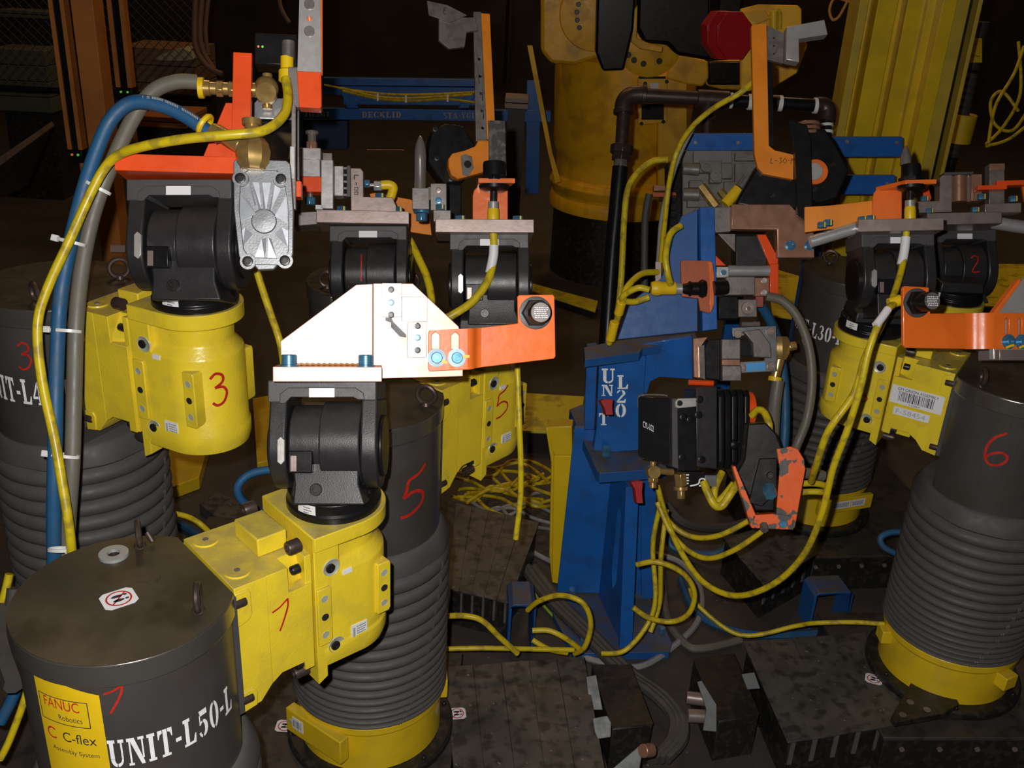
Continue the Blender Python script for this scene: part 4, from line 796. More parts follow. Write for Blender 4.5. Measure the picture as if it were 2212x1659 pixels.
# aluminium gripper plate with black jaws
JG = thing('jaw_clamp', 'aluminium L plate with black jaw blocks and blue sticker on the blue stand arm', 'clamp', G(1600, 830, 0))
pr(G, 'mounting_plate', CAST, JG, [(1580, 708), (1676, 704), (1678, 802), (1600, 806), (1597, 782), (1650, 779), (1660, 745), (1645, 720), (1582, 728)], -4, 8, 1)
pr(G, 'blue_sticker', mat('sky_blue_sticker', (.08, .35, .75), .5), JG, [(1611, 785), (1652, 782), (1652, 800), (1611, 803)], -5.2, -4.2, 0)
for x, y in ((1663, 716), (1592, 722), (1665, 791), (1600, 794)): scr(G, JG, x, y, -4, 9, STEEL, 5)
pr(G, 'copper_side', COPP, JG, [(1495, 732), (1527, 728), (1510, 752), (1516, 818), (1497, 815)], -12, 4); pr(G, 'scraped_strip', CHR, JG, [(1506, 750), (1518, 745), (1520, 820), (1508, 815)], -18, -12, .5)
pr(G, 'jaw_body', BLKS, JG, [(1525, 735), (1552, 733), (1552, 822), (1520, 818), (1518, 752)], -20, 20, 2); bx(G, 'jaw_block', STELD, JG, 1552, 734, 1592, 777, -34, 0, 2); bx(G, 'jaw_block', STELD, JG, 1553, 790, 1594, 823, -34, 0, 2); bx(G, 'jaw_joint', COPP, JG, 1553, 777, 1592, 790, -30, 0)
pr(G, 'upper_jaw', STELD, JG, [(1600, 717), (1635, 712), (1658, 745), (1660, 774), (1622, 772), (1620, 742)], -26, -6, 2); bx(G, 'jaw_link', BLKS, JG, 1592, 733, 1622, 770, -16, 0)
# brass elbow and its hose collar
BE = thing('brass_hose_elbow', 'brass hose elbow with yellow collar right of the aluminium gripper plate', 'fitting', G(1684, 830, 20))
lth(G, 'elbow_body', BRASS, BE, (1692, 752, 30), 'y', [(0, -26), (18, -26), (24, -14), (24, 10), (16, 24), (0, 26)], 8); MB().cyl(G(1692, 770, 30), G(1682, 816, 30), 13 * G.s, 11 * G.s, 20).obj('stem', BRASS, BE); cy(G, 'side_nut', BRASS, BE, (1712, 748, 30), (1728, 745, 30), 10, n=6)
MB().cyl(G(1683, 814, 30), G(1681, 824, 30), 15 * G.s, n=20).obj('yellow_collar', YCON, BE, bevel=G.s)
# --- power clamp with black display face
G = Fr(1500, 930, 2.80, yaw=6)
PC = thing('power_clamp', 'black power clamp with dark face marked CYL-U22 and ribbed body', 'clamp', G(1480, 1050, 0))
Gd = Fr(1412, 925, 2.74, yaw=-18)
fc = pr(Gd, 'display_face', mat('glossy_black_panel', (.012, .012, .014), .12, coat=.6), PC, [(1380, 860), (1384, 856), (1446, 860), (1448, 990), (1444, 1001), (1384, 988), (1380, 982)], -10, 8, 1.5)
plain_text(MB(), lambda u, v: Gd(u, v, -11), 'CYL-U22', 1389, 914, 0.001).v if False else None
mb = MB(); plain_text(mb, lambda u, v: Gd(u + v * .0, 930 - v + (u - 1391) * .45 - 8, -11), 'CYL-U22', 1391, 0, 13, width=23); mb.obj('lettering', WHT, fc, smooth=0, recalc=False)
MB().tube([Gd(x, y, 2) for x, y in ((1378, 880), (1379, 860), (1386, 853), (1430, 853), (1442, 856))], 2 * G.s, 6, 5).obj('bright_trim', CHR, PC); MB().tube([Gd(x, y, 2) for x, y in ((1382, 975), (1384, 986), (1392, 990))], 2 * G.s, 6, 4).obj('bright_trim', CHR, PC)
pr(G, 'rim_frame', BGRY, PC, [(1440, 860), (1452, 860), (1454, 1010), (1440, 1004)], -40, 40, 1.5)
pr(G, 'steel_ear', BRT, PC, [(1446, 866), (1452, 860), (1491, 859), (1492, 877), (1452, 881), (1446, 878)], -44, -38, 1); scr(G, PC, 1455, 870, -44, 6, BOLTK, 3)
bx(G, 'clamp_body', BLKS, PC, 1450, 878, 1494, 1014, -38, 50, 2)
pr(G, 'clamp_flange', BLK, PC, [(1492, 840), (1540, 834), (1540, 1012), (1492, 1006)], -36, 52, 3)
rib = lambda x0, x1, r: MB().prism(lambda u, v, w: G(w, v, u), [(-36, 842 - r), (40, 842 - r), (52, 852), (52, 998), (40, 1010 + r), (-36, 1010 + r), (-46, 996), (-46, 856)], x0, x1)
for i in range(5): rib(1540 + i * 14, 1552 + i * 14, (i % 2) * 1.5).obj('body_rib', BLKS, PC, bevel=2 * G.s)
for x, y in ((1500, 862), (1498, 895), (1465, 900), (1463, 985), (1505, 990), (1480, 905)): scr(G, PC, x, y, -38, 8, BLKS, 3)
lth(G, 'round_knob', BLKS, PC, (1573, 958, -46), '-d', [(0, 0), (11, 0), (8, 5), (0, 7)], 18)
cy(G, 'orange_disc', REDO, PC, (1608, 884, 0), (1626, 884, 0), 38, n=32); cy(G, 'top_orange_strip', REDO, PC, (1490, 826, 10), (1545, 828, 10), 6)
bx(G, 'valve_block', BLKS, PC, 1468, 1016, 1512, 1050, -34, 0, 1); vb = COL.objects[-1]; mb = MB()
for i in range(4): mb.flat(lambda u, v: G(u, v, -34.8), rc(1472, 1021 + i * 6, 1478 - i % 2, 1024 + i * 6))
mb.ribbon(lambda u, v: G(u, v, -34.8), [(1480, 1046), (1498, 1042), (1502, 1032), (1512, 1032), (1512, 1044), (1500, 1046)], 3, 3); mb.obj('print', WHT, vb, smooth=0, recalc=False)
bx(G, 'grey_plug', CAST, PC, 1514, 1024, 1540, 1048, -30, -6, 1)
def brass(name, lab, pts):
    t_ = thing(name, lab, 'fitting', G(*pts[0][:3])); 
    for p0, p1, r, n in pts[1:]: cy(G, 'hex_nut' if n == 6 else 'barrel', BRASS, t_, p0, p1, r, n=n)
brass('brass_fitting', 'brass elbow fitting with round face under the CYL-U22 clamp', [(1397, 1050, -40), ((1397, 1014, -60), (1397, 1014, -35), 14, 28), ((1397, 1026, -45), (1397, 1036, -45), 12, 6), ((1397, 1036, -45), (1397, 1048, -45), 8, 16), ((1410, 1012, -45), (1442, 1016, -40), 7, 18), ((1397, 992, -45), (1397, 1002, -45), 7, 6)])
brass('brass_fitting', 'brass stub fitting beneath the black valve block', [(1458, 1075, -40), ((1455, 1018, -45), (1458, 1044, -42), 14, 6), ((1458, 1046, -42), (1458, 1054, -42), 15, 18), ((1458, 1054, -42), (1458, 1072, -42), 9, 6)])
# chipped orange U bracket
G = Fr(1660, 1050, 2.62, yaw=-6)
CB = thing('clamp_bracket', 'chipped orange U-shaped bracket with black block, below right of the black clamp', 'bracket', G(1660, 1142, 0))
pr(G, 'front_strap', ORGC, CB, [(1672, 968), (1700, 962), (1716, 968), (1729, 990), (1731, 1010), (1710, 1132), (1704, 1138), (1668, 1136), (1678, 1010)], -36, -28, 1)
pr(G, 'bottom_strap', ORGC, CB, [(1622, 1108), (1672, 1104), (1706, 1110), (1706, 1138), (1620, 1136)], -40, -10, 1.2)
pr(G, 'side_strap', ORGC, CB, [(1579, 1006), (1585, 1004), (1628, 1108), (1622, 1136), (1618, 1134)], -40, -4, 1)
pr(G, 'black_block', BLKS, CB, [(1612, 915), (1650, 912), (1672, 935), (1684, 968), (1672, 1010), (1668, 1100), (1628, 1100), (1590, 1018), (1605, 990)], -30, 30, 3)
pr(G, 'raised_plate', BLKS, CB, [(1635, 988), (1672, 986), (1672, 1060), (1640, 1090), (1612, 1082)], -40, -30, 2)
topb = bolt(CB, G(1655, 1050, -42), (-G.f - G.u * .6), .018, .03, BOLT, 'hex_bolt', hexh=True); bolt(CB, G(1656, 1022, -40), -G.f, .009, .02, BOLTK, 'stud', n=10)
bolt(CB, G(1644, 1128, -40), (-G.f - G.u * .8), .011, .02, STELD, 'hex_bolt', hexh=True); bolt(CB, G(1684, 1126, -37), -G.f, .012, .008, BOLT, 'hex_bolt', hexh=True)
# red plastic blocks
for (x0, y0, x1, y1), lab in (((1294, 862, 1322, 896), 'small red block clipped over the I of the stencilled blue stand'), ((1360, 1038, 1386, 1086), 'small red-brown block hanging below the blue cap plate')):
    G = Fr(x0, y0, 2.93, yaw=10); o = pr(G, 'red_block', mat('red_plastic', (.4, .015, .02), .45, stain=(.2, .08, .06), sa=.5), ST, [(x0, y0 + 4), (x0 + 8, y0), (x1, y0), (x1 - 2, y0 + (y1 - y0) * .5), (x1, y1), (x0 + 12, y1), (x0 + 8, y0 + 18)], -14, 10, 1.2); o['label'] = lab
# ---------------------------------------------------------------- valve manifold and blue rails behind the stand
G = Fr(1560, 400, 3.7)
VM = thing('valve_manifold', 'grey cast valve manifold with round ports behind the blue stand', 'valve', G(1560, 500, 20))
MAN = mat('grey_manifold_casting', (.2, .19, .17), .5, metal=.3, bump=.3, bs=90, stain=(.12, .08, .06), sa=.4)
bx(G, 'back_body', MAN, VM, 1478, 320, 1660, 500, 20, 60, 2)
bx(G, 'upper_panel', mat('grey_panel', (.2, .2, .19), .5), VM, 1500, 322, 1582, 350, 8, 20); bx(G, 'upper_panel', MAN, VM, 1590, 328, 1650, 345, 8, 20)
for x0, y0, x1, y1, d in ((1512, 346, 1560, 372, 4), (1556, 350, 1584, 384, 8), (1490, 388, 1520, 404, 6), (1534, 372, 1560, 394, 2), (1590, 350, 1640, 400, 8), (1486, 430, 1560, 446, 8), (1500, 452, 1540, 472, 4), (1546, 452, 1590, 480, 8), (1566, 390, 1600, 440, 10)): bx(G, 'valve_segment', MAN, VM, x0, y0, x1, y1, d, 22, 1.5)
for x, y in ((1526, 360), (1546, 380)): lth(G, 'round_port', MAN, VM, (x, y, 4), '-d', [(0, 0), (13, 0), (12, 5), (7, 5), (7, 1), (0, 1)], 20)
cy(G, 'side_pipe', MAN, VM, (1478, 362, 10), (1512, 366, 4), 13); cy(G, 'side_pipe', MAN, VM, (1478, 418, 10), (1512, 420, 4), 14)
for i in range(4): lth(G, 'dark_port', BLKS, VM, (1456, 428 + i * 17, 10), '-d', [(0, 0), (9, 0), (8, 4), (5, 4), (5, 1), (0, 1)], 14)
bx(G, 'port_strip', BLKS, VM, 1443, 350, 1474, 500, 12, 50, 1.5)
MB().cyl(G(1514, 402, 0), G(1546, 448, -6), 11 * G.s, n=6).obj('brass_port', BRASS, VM); MB().cyl(G(1556, 412, 0), G(1566, 428, -4), 9 * G.s, n=6).obj('brass_port', BRASS, VM)
bx(G, 'brass_tee', COPP, VM, 1412, 400, 1438, 412, 0, 16, 1.5); bx(G, 'red_strip', RUST, VM, 1410, 414, 1462, 424, 6, 16)
RK = thing('blue_rack', 'blue rack of flat rails behind the valve manifold and clamp', 'rack', WZ(1700, 800, FZ))
for x_ in (1640, 1800):
    pt = W(x_, 310, 3.98); MB().box(wm_, pt.x - .03, pt.x + .03, pt.y, pt.y + .05, FZ, pt.z + .02).obj('rack_leg', BLU, RK, bevel=.002)
def rail(name, lab, x0, y0, x1, y1, d, holes=()):
    G = VP((x0 + x1) / 2, (y0 + y1) / 2, d, 0); o = pr(G, name, BLU, RK, rc(x0, y0, x1, y1), 0, 10, 1); o['label'] = lab
    for x, y in holes: bolt(o, G(x, y, 0), -G.f, 4 * G.s, 2 * G.s, STEEL, 'rivet')
rail('blue_rail', 'blue flat rail above the grey valve manifold', 1478, 289, 1652, 325, 3.6, ((1502, 308), (1594, 308)))
rail('blue_rail', 'upper blue flat rail crossing the yellow posts', 1790, 296, 1950, 339, 3.9, ((1830, 306), (1938, 308)))
rail('blue_rail', 'lower blue flat rail crossing the yellow posts', 1778, 379, 1934, 420, 3.9, ((1918, 397),))
# ---------------------------------------------------------------- black iron pipe run
D = 3.8
def w3(*p): return [W(x, y, d) for x, y, d in p]
PI_ = thing('iron_pipe_run', 'black iron pipe run with elbow, union and white thread tape bands', 'pipe', W(1315, 745, 3.9))
sp = D / FPX
MB().tube(w3((1340, 360, D), (1332, 450, D + .01), (1322, 560, D + .02), (1310, 745, D + .03)), 17 * sp, 16, 6).obj('lower_hose', BLKS, PI_)
MB().cyl(W(1347, 240, D), W(1341, 340, D), 14 * sp, n=24).obj('riser_pipe', IRON, PI_)
MB().cyl(W(1344, 314, D), W(1342, 332, D), 25 * sp, n=8).obj('union_nut', IRON, PI_, bevel=.002); MB().cyl(W(1342, 328, D), W(1340, 346, D), 21 * sp, n=6).obj('union_nut', IRON, PI_, bevel=.002); MB().cyl(W(1341, 344, D), W(1339, 366, D), 16 * sp, n=6).obj('union_nut', STELD, PI_, bevel=.002)
MB().tube(w3((1347, 244, D), (1348, 222, D), (1360, 208, D), (1378, 205, D), (1392, 205, D)), 19 * sp, 18, 5).obj('pipe_elbow', IRON, PI_); MB().cyl(W(1347, 236, D), W(1347, 246, D), 22 * sp).obj('elbow_rim', IRON, PI_, bevel=.002); MB().cyl(W(1386, 205, D), W(1395, 206, D), 22 * sp).obj('elbow_rim', IRON, PI_, bevel=.002)
MB().cyl(W(1392, 206, D), W(1505, 212, D), 15 * sp).obj('cross_pipe', IRON, PI_); MB().cyl(W(1505, 213, D), W(1575, 217, D), 20 * sp).obj('pipe_tee', IRON, PI_, bevel=.003); MB().cyl(W(1530, 216, D), W(1528, 262, D), 17 * sp).obj('tee_branch', IRON, PI_); MB().cyl(W(1528, 260, D), W(1526, 296, D), 11 * sp).obj('drop_pipe', IRON, PI_)
MB().cyl(W(1575, 217, D), W(1770, 228, D), 14 * sp).obj('cross_pipe', BLKS, PI_); MB().cyl(W(1622, 220, D), W(1682, 223, D), 17 * sp).obj('pipe_coupling', IRON, PI_, bevel=.002)
for x, y in ((1577, 217), (1620, 220), (1684, 223), (1762, 228)): MB().cyl(W(x - 5, y, D), W(x + 5, y + .5, D), 17 * sp).obj('tape_band', PTFE, PI_, bevel=.001)
MB().tube(w3((1764, 228, D), (1778, 229, D), (1787, 238, D), (1787, 256, D), (1785, 264, D)), 19 * sp, 16, 5).obj('pipe_elbow', IRON, PI_)
for y in (268, 283): MB().cyl(W(1785, y, D), W(1785, y + 6, D), 15 * sp).obj('tape_band', PTFE, PI_, bevel=.001)
MB().cyl(W(1785, 262, D), W(1783, 330, D), 12 * sp).obj('riser_pipe', BLKS, PI_)
# ---------------------------------------------------------------- large amber robot behind
D = 6.6; G = VP(1330, 420, D, 0); s0 = G.s
BR = thing('large_robot', 'large amber industrial robot with round turret behind the pipe run', 'robot', G(1340, 470, 150))
c0 = G(1338, 470, 150); zr = lambda y: G(1338, y, 150).z - c0.z
pf = [(r * s0, zr(y)) for r, y in ((0, 480), (150, 480), (152, 462), (148, 452), (142, 446), (150, 436), (154, 424), (148, 412), (140, 408), (140, 380), (142, 360), (150, 340), (156, 200), (158, 140), (120, 118), (0, 112))]
MB().lathe(c0, (0, 0, 1), pf, 56).obj('turret', YELB, BR, bevel=.004, smooth=35)
MB().lathe(c0, (0, 0, 1), [(0, FZ - c0.z), (140 * s0, FZ - c0.z), (140 * s0, zr(478)), (0, zr(478))], 48).obj('pedestal', BOXM, BR)
bx(G, 'front_flat', YELB, BR, 1420, 150, 1484, 440, -4, 60, 3)
pr(G, 'cover_plate', YELB, BR, [(1376, 166), (1440, 164), (1440, 262), (1376, 268)], -16, -4, 2); pr(G, 'cover_opening', BLKS, BR, rc(1384, 222, 1432, 256), -17, -15.5, 1); bx(G, 'slot', BLKS, BR, 1378, 163, 1436, 168, -18, -15, .5); pr(G, 'label', PAPER, BR, [(1402, 178), (1420, 176), (1420, 188), (1403, 189)], -17.5, -16.2, 0)
for x, y in ((1392, 178), (1438, 174), (1384, 264), (1431, 260)): cy(G, 'plate_screw', BOLTK, BR, (x, y, -16), (x, y, -19), 4, n=10)
pr(G, 'shoulder_casting', YELB, BR, [(1168, -80), (1235, -80), (1290, -40), (1300, 60), (1310, 118), (1240, 140), (1190, 136), (1168, 110)], -10, 90, 8)
lth(G, 'shoulder_joint', YELB, BR, (1285, 30, -10), '-d', [(0, 0), (72, 0), (70, 8), (40, 12), (0, 12)]); 
for a in range(150, 260, 18): cy(G, 'joint_bolt', BOLTK, BR, (1285 + 40 * math.cos(rad(a)), 30 - 55 * math.sin(rad(a + 180)), -22), (1285 + 40 * math.cos(rad(a)), 30 - 55 * math.sin(rad(a + 180)), -26), 5, n=8)
lth(G, 'elbow_flange', YELB, BR, (1400, 90, -20), '-d', [(0, 0), (66, 0), (66, 10), (56, 14), (0, 14)], 40)
for a in (100, 125, 145, 60): cy(G, 'flange_bolt', BOLTK, BR, (1395 + 50 * math.cos(rad(a)), 88 + 46 * math.sin(rad(a)), -34), (1395 + 50 * math.cos(rad(a)), 88 + 46 * math.sin(rad(a)), -38), 6, n=10)
pr(G, 'side_lug', YELB, BR, [(1440, 118), (1470, 114), (1528, 132), (1530, 168), (1516, 186), (1486, 182), (1440, 170)], -10, 30, 4)
pr(G, 'lower_lug', YELB, BR, [(1512, 140), (1640, 130), (1640, 200), (1560, 196), (1530, 188)], 20, 50, 4); bx(G, 'cable_block', BLKS, BR, 1530, 134, 1606, 184, 0, 20, 4)
G2 = VP(1400, 60, 5.8, 0)
pr(G2, 'black_motor', BLKS, BR, [(1290, -80), (1375, -80), (1366, 60), (1345, 148), (1300, 150), (1285, 110)], -30, 20, 5); pr(G2, 'black_arm_area', BLKS, BR, [(1378, -80), (1620, -80), (1600, 40), (1530, 130), (1460, 118), (1440, 96), (1390, 92), (1374, 60)], -10, 60, 8)  # second piece: broad black slab over the dark area beside the motor
pr(G2, 'yellow_edge', YELB, BR, [(1368, 20), (1376, 10), (1374, 80), (1400, 92), (1430, 100), (1428, 112), (1380, 104), (1362, 90)], -16, -6, 2)
G3 = VP(1660, 100, 4.6, 0)
AR = BR
pr(G3, 'panel_face', YELB, AR, [(1600, 20), (1640, 10), (1725, 12), (1732, 20), (1732, 70), (1745, 98), (1722, 158), (1672, 188), (1600, 200)], 0, 14, 3); pr(G3, 'panel_fold', YELB, AR, [(1600, 24), (1650, 20), (1662, 40), (1612, 60)], -12, 0, 2)
cy(G3, 'yellow_plug', YCON, AR, (1668, 22, -14), (1668, 66, -14), 8); MB().tube([G3(1676, 20, -14), G3(1682, 30, -14), (G3(1682, 62, -14))], 4 * G3.s, 8, 4).obj('plug_cable', YCAB, AR)
G4 = VP(1570, 75, 4.4, -20)
RO = thing('red_octagon_cap', 'dark red octagonal reflector cap hanging top right of centre', 'reflector', G4(1575, 132, 0))
oc = [(1582 + 50 * math.cos(rad(22.5 + 45 * i)) * .82, 76 + 56 * math.sin(rad(22.5 + 45 * i))) for i in range(8)]
pr(G4, 'front_face', REDR, RO, oc, -12, -4, 1.5); pr(G4, 'housing', REDR, RO, [(x - 18, y) for x, y in oc], -4, 26, 1.5); pr(G4, 'hanger', BLKS, RO, [(1545, -60), (1570, -60), (1560, 40), (1545, 60)], 26, 34)
# ---------------------------------------------------------------- yellow posts, right
def post(lab, parts, D, y=150, top=4.2, cat='post', name='yellow_post', bot=FZ, mt=None, group=None):
    G = VP(1900, y, D, 0); x0 = G(parts[0][0], y).x; yy = G(1900, y).y; t_ = thing(name, lab, cat, (x0, yy, bot), group)
    for a, b, d0, d1, nm, m_ in parts: MB().box(wm, G(a, y).x, G(b, y).x, yy + d0, yy + d1, bot, top).obj(nm, m_, t_, bevel=.003)
    return t_, G
YO = mat('ochre_post_paint', (.58, .4, .04), .45, stain=(.4, .28, .04), sa=.4, ss=5)
post('left channel of the tall yellow posts, standing behind the blue rails', [(1832, 1851, 0, .16, 'flange', YO), (1850, 1868, .08, .18, 'channel_web', YEL2), (1867, 1909, -.02, .18, 'channel_face', YEL2)], 4.4)
post('middle yellow post channel touching the left one', [(1911, 1930, .05, .18, 'channel_web', YEL2), (1929, 1969, -.02, .18, 'channel_face', YEL2)], 4.4)
post('right wide yellow post with tan side flange and black-filled gap', [(1985, 2004, .05, .16, 'channel_web', YEL2), (2003, 2033, -.02, .16, 'channel_face', YEL2), (2033, 2064, .0, .16, 'side_flange', YO), (2064, 2082, .06, .16, 'dark_gap_strip', BLKS), (2082, 2091, 0, .12, 'slot_edge', YO)], 4.3)  # the gap's darkness is put in as a black strip beside the flange
G = VP(1990, 200, 4.6, 0); o = MB().cyl((G(1977, 150).x, G(1977, 150).y, FZ), (G(1977, 150).x, G(1977, 150).y, 2.3), .022, n=16).obj('vertical_rod', CHR); tag(o, 'slim chrome rod between the yellow posts', 'rod')
# distant drum with yellow label seen between posts and cables
D = 5.6; G = VP(2110, 110, D, 0); c = G(2112, 155, 50)
FD = thing('distant_robot_drum', 'dim distant robot drum with small yellow label, right background', 'drum', c)
MB().lathe(c, (0, 0, 1), [(0, 0), (22 * G.s, 0), (22 * G.s, .26), (0, .26)], 32).obj('steel_shell', DRUM, FD); MB().cyl((c.x, c.y, FZ), (c.x, c.y, c.z - .5), 20 * G.s, n=20).obj('stand', BOXM, FD)
lbo = pr(G, 'yellow_label', YEL2, FD, rc(2096, 85, 2132, 138), 26, 28, 0)
mb = MB(); plain_text(mb, lambda u, v: G(u, 100 - v, 25.6), 'FANUC', 2098, 0, 5, width=28); mb.obj('red_lettering', REDM, lbo, smooth=0, recalc=False)
mb = MB(); plain_text(mb, lambda u, v: G(u, 126 - v, 25.6), 'C C-flex', 2098, 0, 5, width=30); mb.obj('lettering', PRINT, lbo, smooth=0, recalc=False)
MB().lathe(c - Vector((0, 0, .5)), (0, 0, 1), [(0, 0)] + [(23 * G.s + (.004 if i % 2 else -.004), .02 * i) for i in range(25)] + [(0, .5)], 28).obj('bellows', RUB, FD)
MB().lathe(G(2085, 315, 40), (0, 0, 1), [(0, 0), (26 * G.s, 0), (28 * G.s, .16), (25 * G.s, .165), (0, .15)], 32).obj('yellow_pail_', YEL2); tag(COL.objects[-1], 'yellow round pail-like robot base in the right background', 'pail'); COL.objects[-1].name = 'yellow_pail'
# ---------------------------------------------------------------- left background
OP = mat('orange_guard_post', (.5, .17, .03), .55, stain=(.3, .1, .02), sa=.4, ss=6)
def lc(lab, x0, x1, y, yb, D, led):
    G = VP(x0, y, D, 0); zb = G(x0, yb).z; a = G(x0, y); b = G(x1, y); w_ = b.x - a.x
    t_ = thing('light_curtain', lab, 'sensor post', (a.x, a.y, zb))
    MB().box(wm, a.x, a.x + w_ * .28, a.y, a.y + .06, zb, 4.2).obj('side_rail', OP, t_, bevel=.002); MB().box(wm, a.x + w_ * .28, a.x + w_ * .72, a.y + .01, a.y + .06, zb, 4.2).obj('black_window', BLKS, t_); MB().box(wm, a.x + w_ * .72, b.x, a.y, a.y + .06, zb, 4.2).obj('side_rail', OP, t_, bevel=.002)
    MB().box(wm, a.x, b.x, a.y - .01, a.y + .06, zb - .06, zb).obj('end_box', BLKS, t_, bevel=.003)
    MB().cyl((a.x + w_ * .7, a.y + .03, zb - .3), (a.x + w_ * .7, a.y + .03, zb - .06), .014, n=10).obj('bracket_rod', OP, t_)
    for k, cc in enumerate(led): MB().cyl((a.x + w_ * (.35 + .4 * k), a.y - .011, zb - .02), (a.x + w_ * (.35 + .4 * k), a.y - .016, zb - .02), .006, n=8).obj('indicator_lamp', bpy.data.materials.get('indicator_' + cc), t_)
lc('left orange light curtain post with red and green indicator lamps', 125, 158, 170, 322, 4.6, 'rg')
lc('right orange light curtain post with two green indicator lamps', 240, 276, 100, 188, 5.2, 'gg')
G = VP(200, 300, 4.7, 0)
o = MB().box(wm, G(186, 280).x, G(232, 280).x, G(200, 280).y, G(200, 280).y + .12, FZ, 4.2).obj('guard_post', OP, bevel=.004); tag(o, 'broad orange guard post between the light curtains', 'post')
pf_ = bx(Fr(265, 540, 4.6), 'paper_tag', mat('pinkish_tag', (.4, .3, .26), .6), o, 238, 530, 270, 545, 0, 1, 0)
# chain link fence
D = 6.2; G = VP(200, 100, D, 0); FN = thing('chain_link_fence', 'dark chain link fence stretched behind the orange posts', 'fence', G(200, 215, 0)); mb = MB(); a, b = G(-60, 100).x, G(450, 100).x; zt_, zb_ = G(200, -60).z, G(200, 200).z; yy = G(200, 100).y; st = .06
WIRE = mat('dull_fence_wire', (.05, .045, .04), .6, metal=.3)
k = int((b - a + zt_ - zb_) / st)
for i in range(k):
    for s_ in (1, -1):
        x0 = a - (zt_ - zb_) + i * st if s_ > 0 else a + i * st
        p = []
        for x_, z_ in ((x0, zb_), (x0 + s_ * (zt_ - zb_), zt_)): p.append([x_, z_])
        lo, hi = max(a, min(p[0][0], p[1][0])), min(b, max(p[0][0], p[1][0]))
        if hi <= lo: continue
        f = lambda x_: (x_, zb_ + (x_ - x0) * s_)
        mb.cyl((lo, yy + .004 * s_, f(lo)[1]), (hi, yy + .004 * s_, f(hi)[1]), .0022, n=4)
o = mb.obj('wire_mesh', WIRE, FN, smooth=0, recalc=False); o['kind'] = 'stuff'
MB().cyl((a, yy, zb_), (b, yy, zb_), .02, n=10).obj('bottom_rail', BLKS, FN)
# dim things beyond the fence
def crate(lab, x0, y0, x1, y1, D, m_, name='crate', cat='crate', dep=.5):
    G = VP(x0, y1, D, 0); p0, p1 = G(x0, y1), G(x1, y0); t_ = thing(name, lab, cat, (p0.x, p0.y, p0.z)); z0, z1 = p0.z, G(x0, y0).z
    n = max(2, int((z1 - z0) / .12)); h = (z1 - z0) / n
    for i in range(n): MB().box(wm, p0.x, p1.x, p0.y, p0.y + dep, z0 + h * i + .006, z0 + h * (i + 1)).obj('board', m_, t_, bevel=.004)
    MB().box(wm, p0.x + .02, p1.x - .02, p0.y + .03, p0.y + dep, FZ, z0).obj('under_frame', BOXM, t_)
    return t_
crate('brown wooden crate behind the fence under a pale cloth', 272, 100, 420, 215, 7.5, WOOD)
crate('low orange-brown panel box left of the hoses, far behind', 300, 250, 400, 275, 7.0, mat('brown_orange_board', (.35, .13, .03), .7))
crate('dim green-grey cabinet behind the fence at far left', 0, 105, 95, 240, 8.0, mat('dim_green_panel', (.07, .08, .06), .7))
crate('dim shelf beam at the top left corner', 0, 20, 110, 38, 8.0, mat('dim_green_panel', (.07, .08, .06), .7), 'shelf_beam', 'beam', .2)
G = VP(380, 120, 7.3, 0)
o = MB().loft([[G(x, y, d) for x, y in ((330, 128), (345, 120), (368, 110), (390, 104), (412, 112), (418, 128), (400, 131), (360, 131))] for d in (0, 60)]).obj('pale_cloth', mat('pale_cloth', (.32, .3, .22), .8, bump=.3)); tag(o, 'crumpled pale cloth on the brown crate behind the fence', 'cloth')
for j, (p, r) in enumerate((([(425, -40), (420, 60), (425, 110), (450, 145), (480, 160)], 6), ([(440, -40), (432, 60), (438, 110), (462, 150)], 6), ([(455, -40), (444, 60), (450, 120)], 5), ([(600, -20), (608, 20), (625, 50)], 5))):
    o = MB().tube([W(x, y, 5.5 + .05 * j) for x, y in p], r * 5.5 / FPX, 8).obj('hanging_cable', mat('brown_cable_', (.12, .06, .035), .6) if j == 0 else bpy.data.materials['brown_cable_']); tag(o, ['leftmost', 'second', 'third', 'short looping'][j] + ' brown cable hanging at the top left', 'cable', 'brown hanging cables')
# dark glass machine at far left (sloped rail)
t_ = thing('sloped_conveyor', 'dim conveyor with a glinting sloped steel edge at far left', 'conveyor', W(30, 400, 4.6))
MB().loft([[W(-60, 380, 4.2), W(112, 262, 5.4), W(118, 270, 5.4), W(-60, 402, 4.2)], [W(-60, 384, 4.3), W(112, 266, 5.5), W(118, 274, 5.5), W(-60, 408, 4.3)]]).obj('steel_edge', STEEL, t_); MB().loft([[W(-60, 402, 4.22), W(112, 274, 5.42), W(60, 400, 5.0), W(-60, 460, 4.3)], [W(-60, 402, 4.4), W(112, 274, 5.6), W(60, 400, 5.2), W(-60, 460, 4.5)]]).obj('side_panel', BOXM, t_)
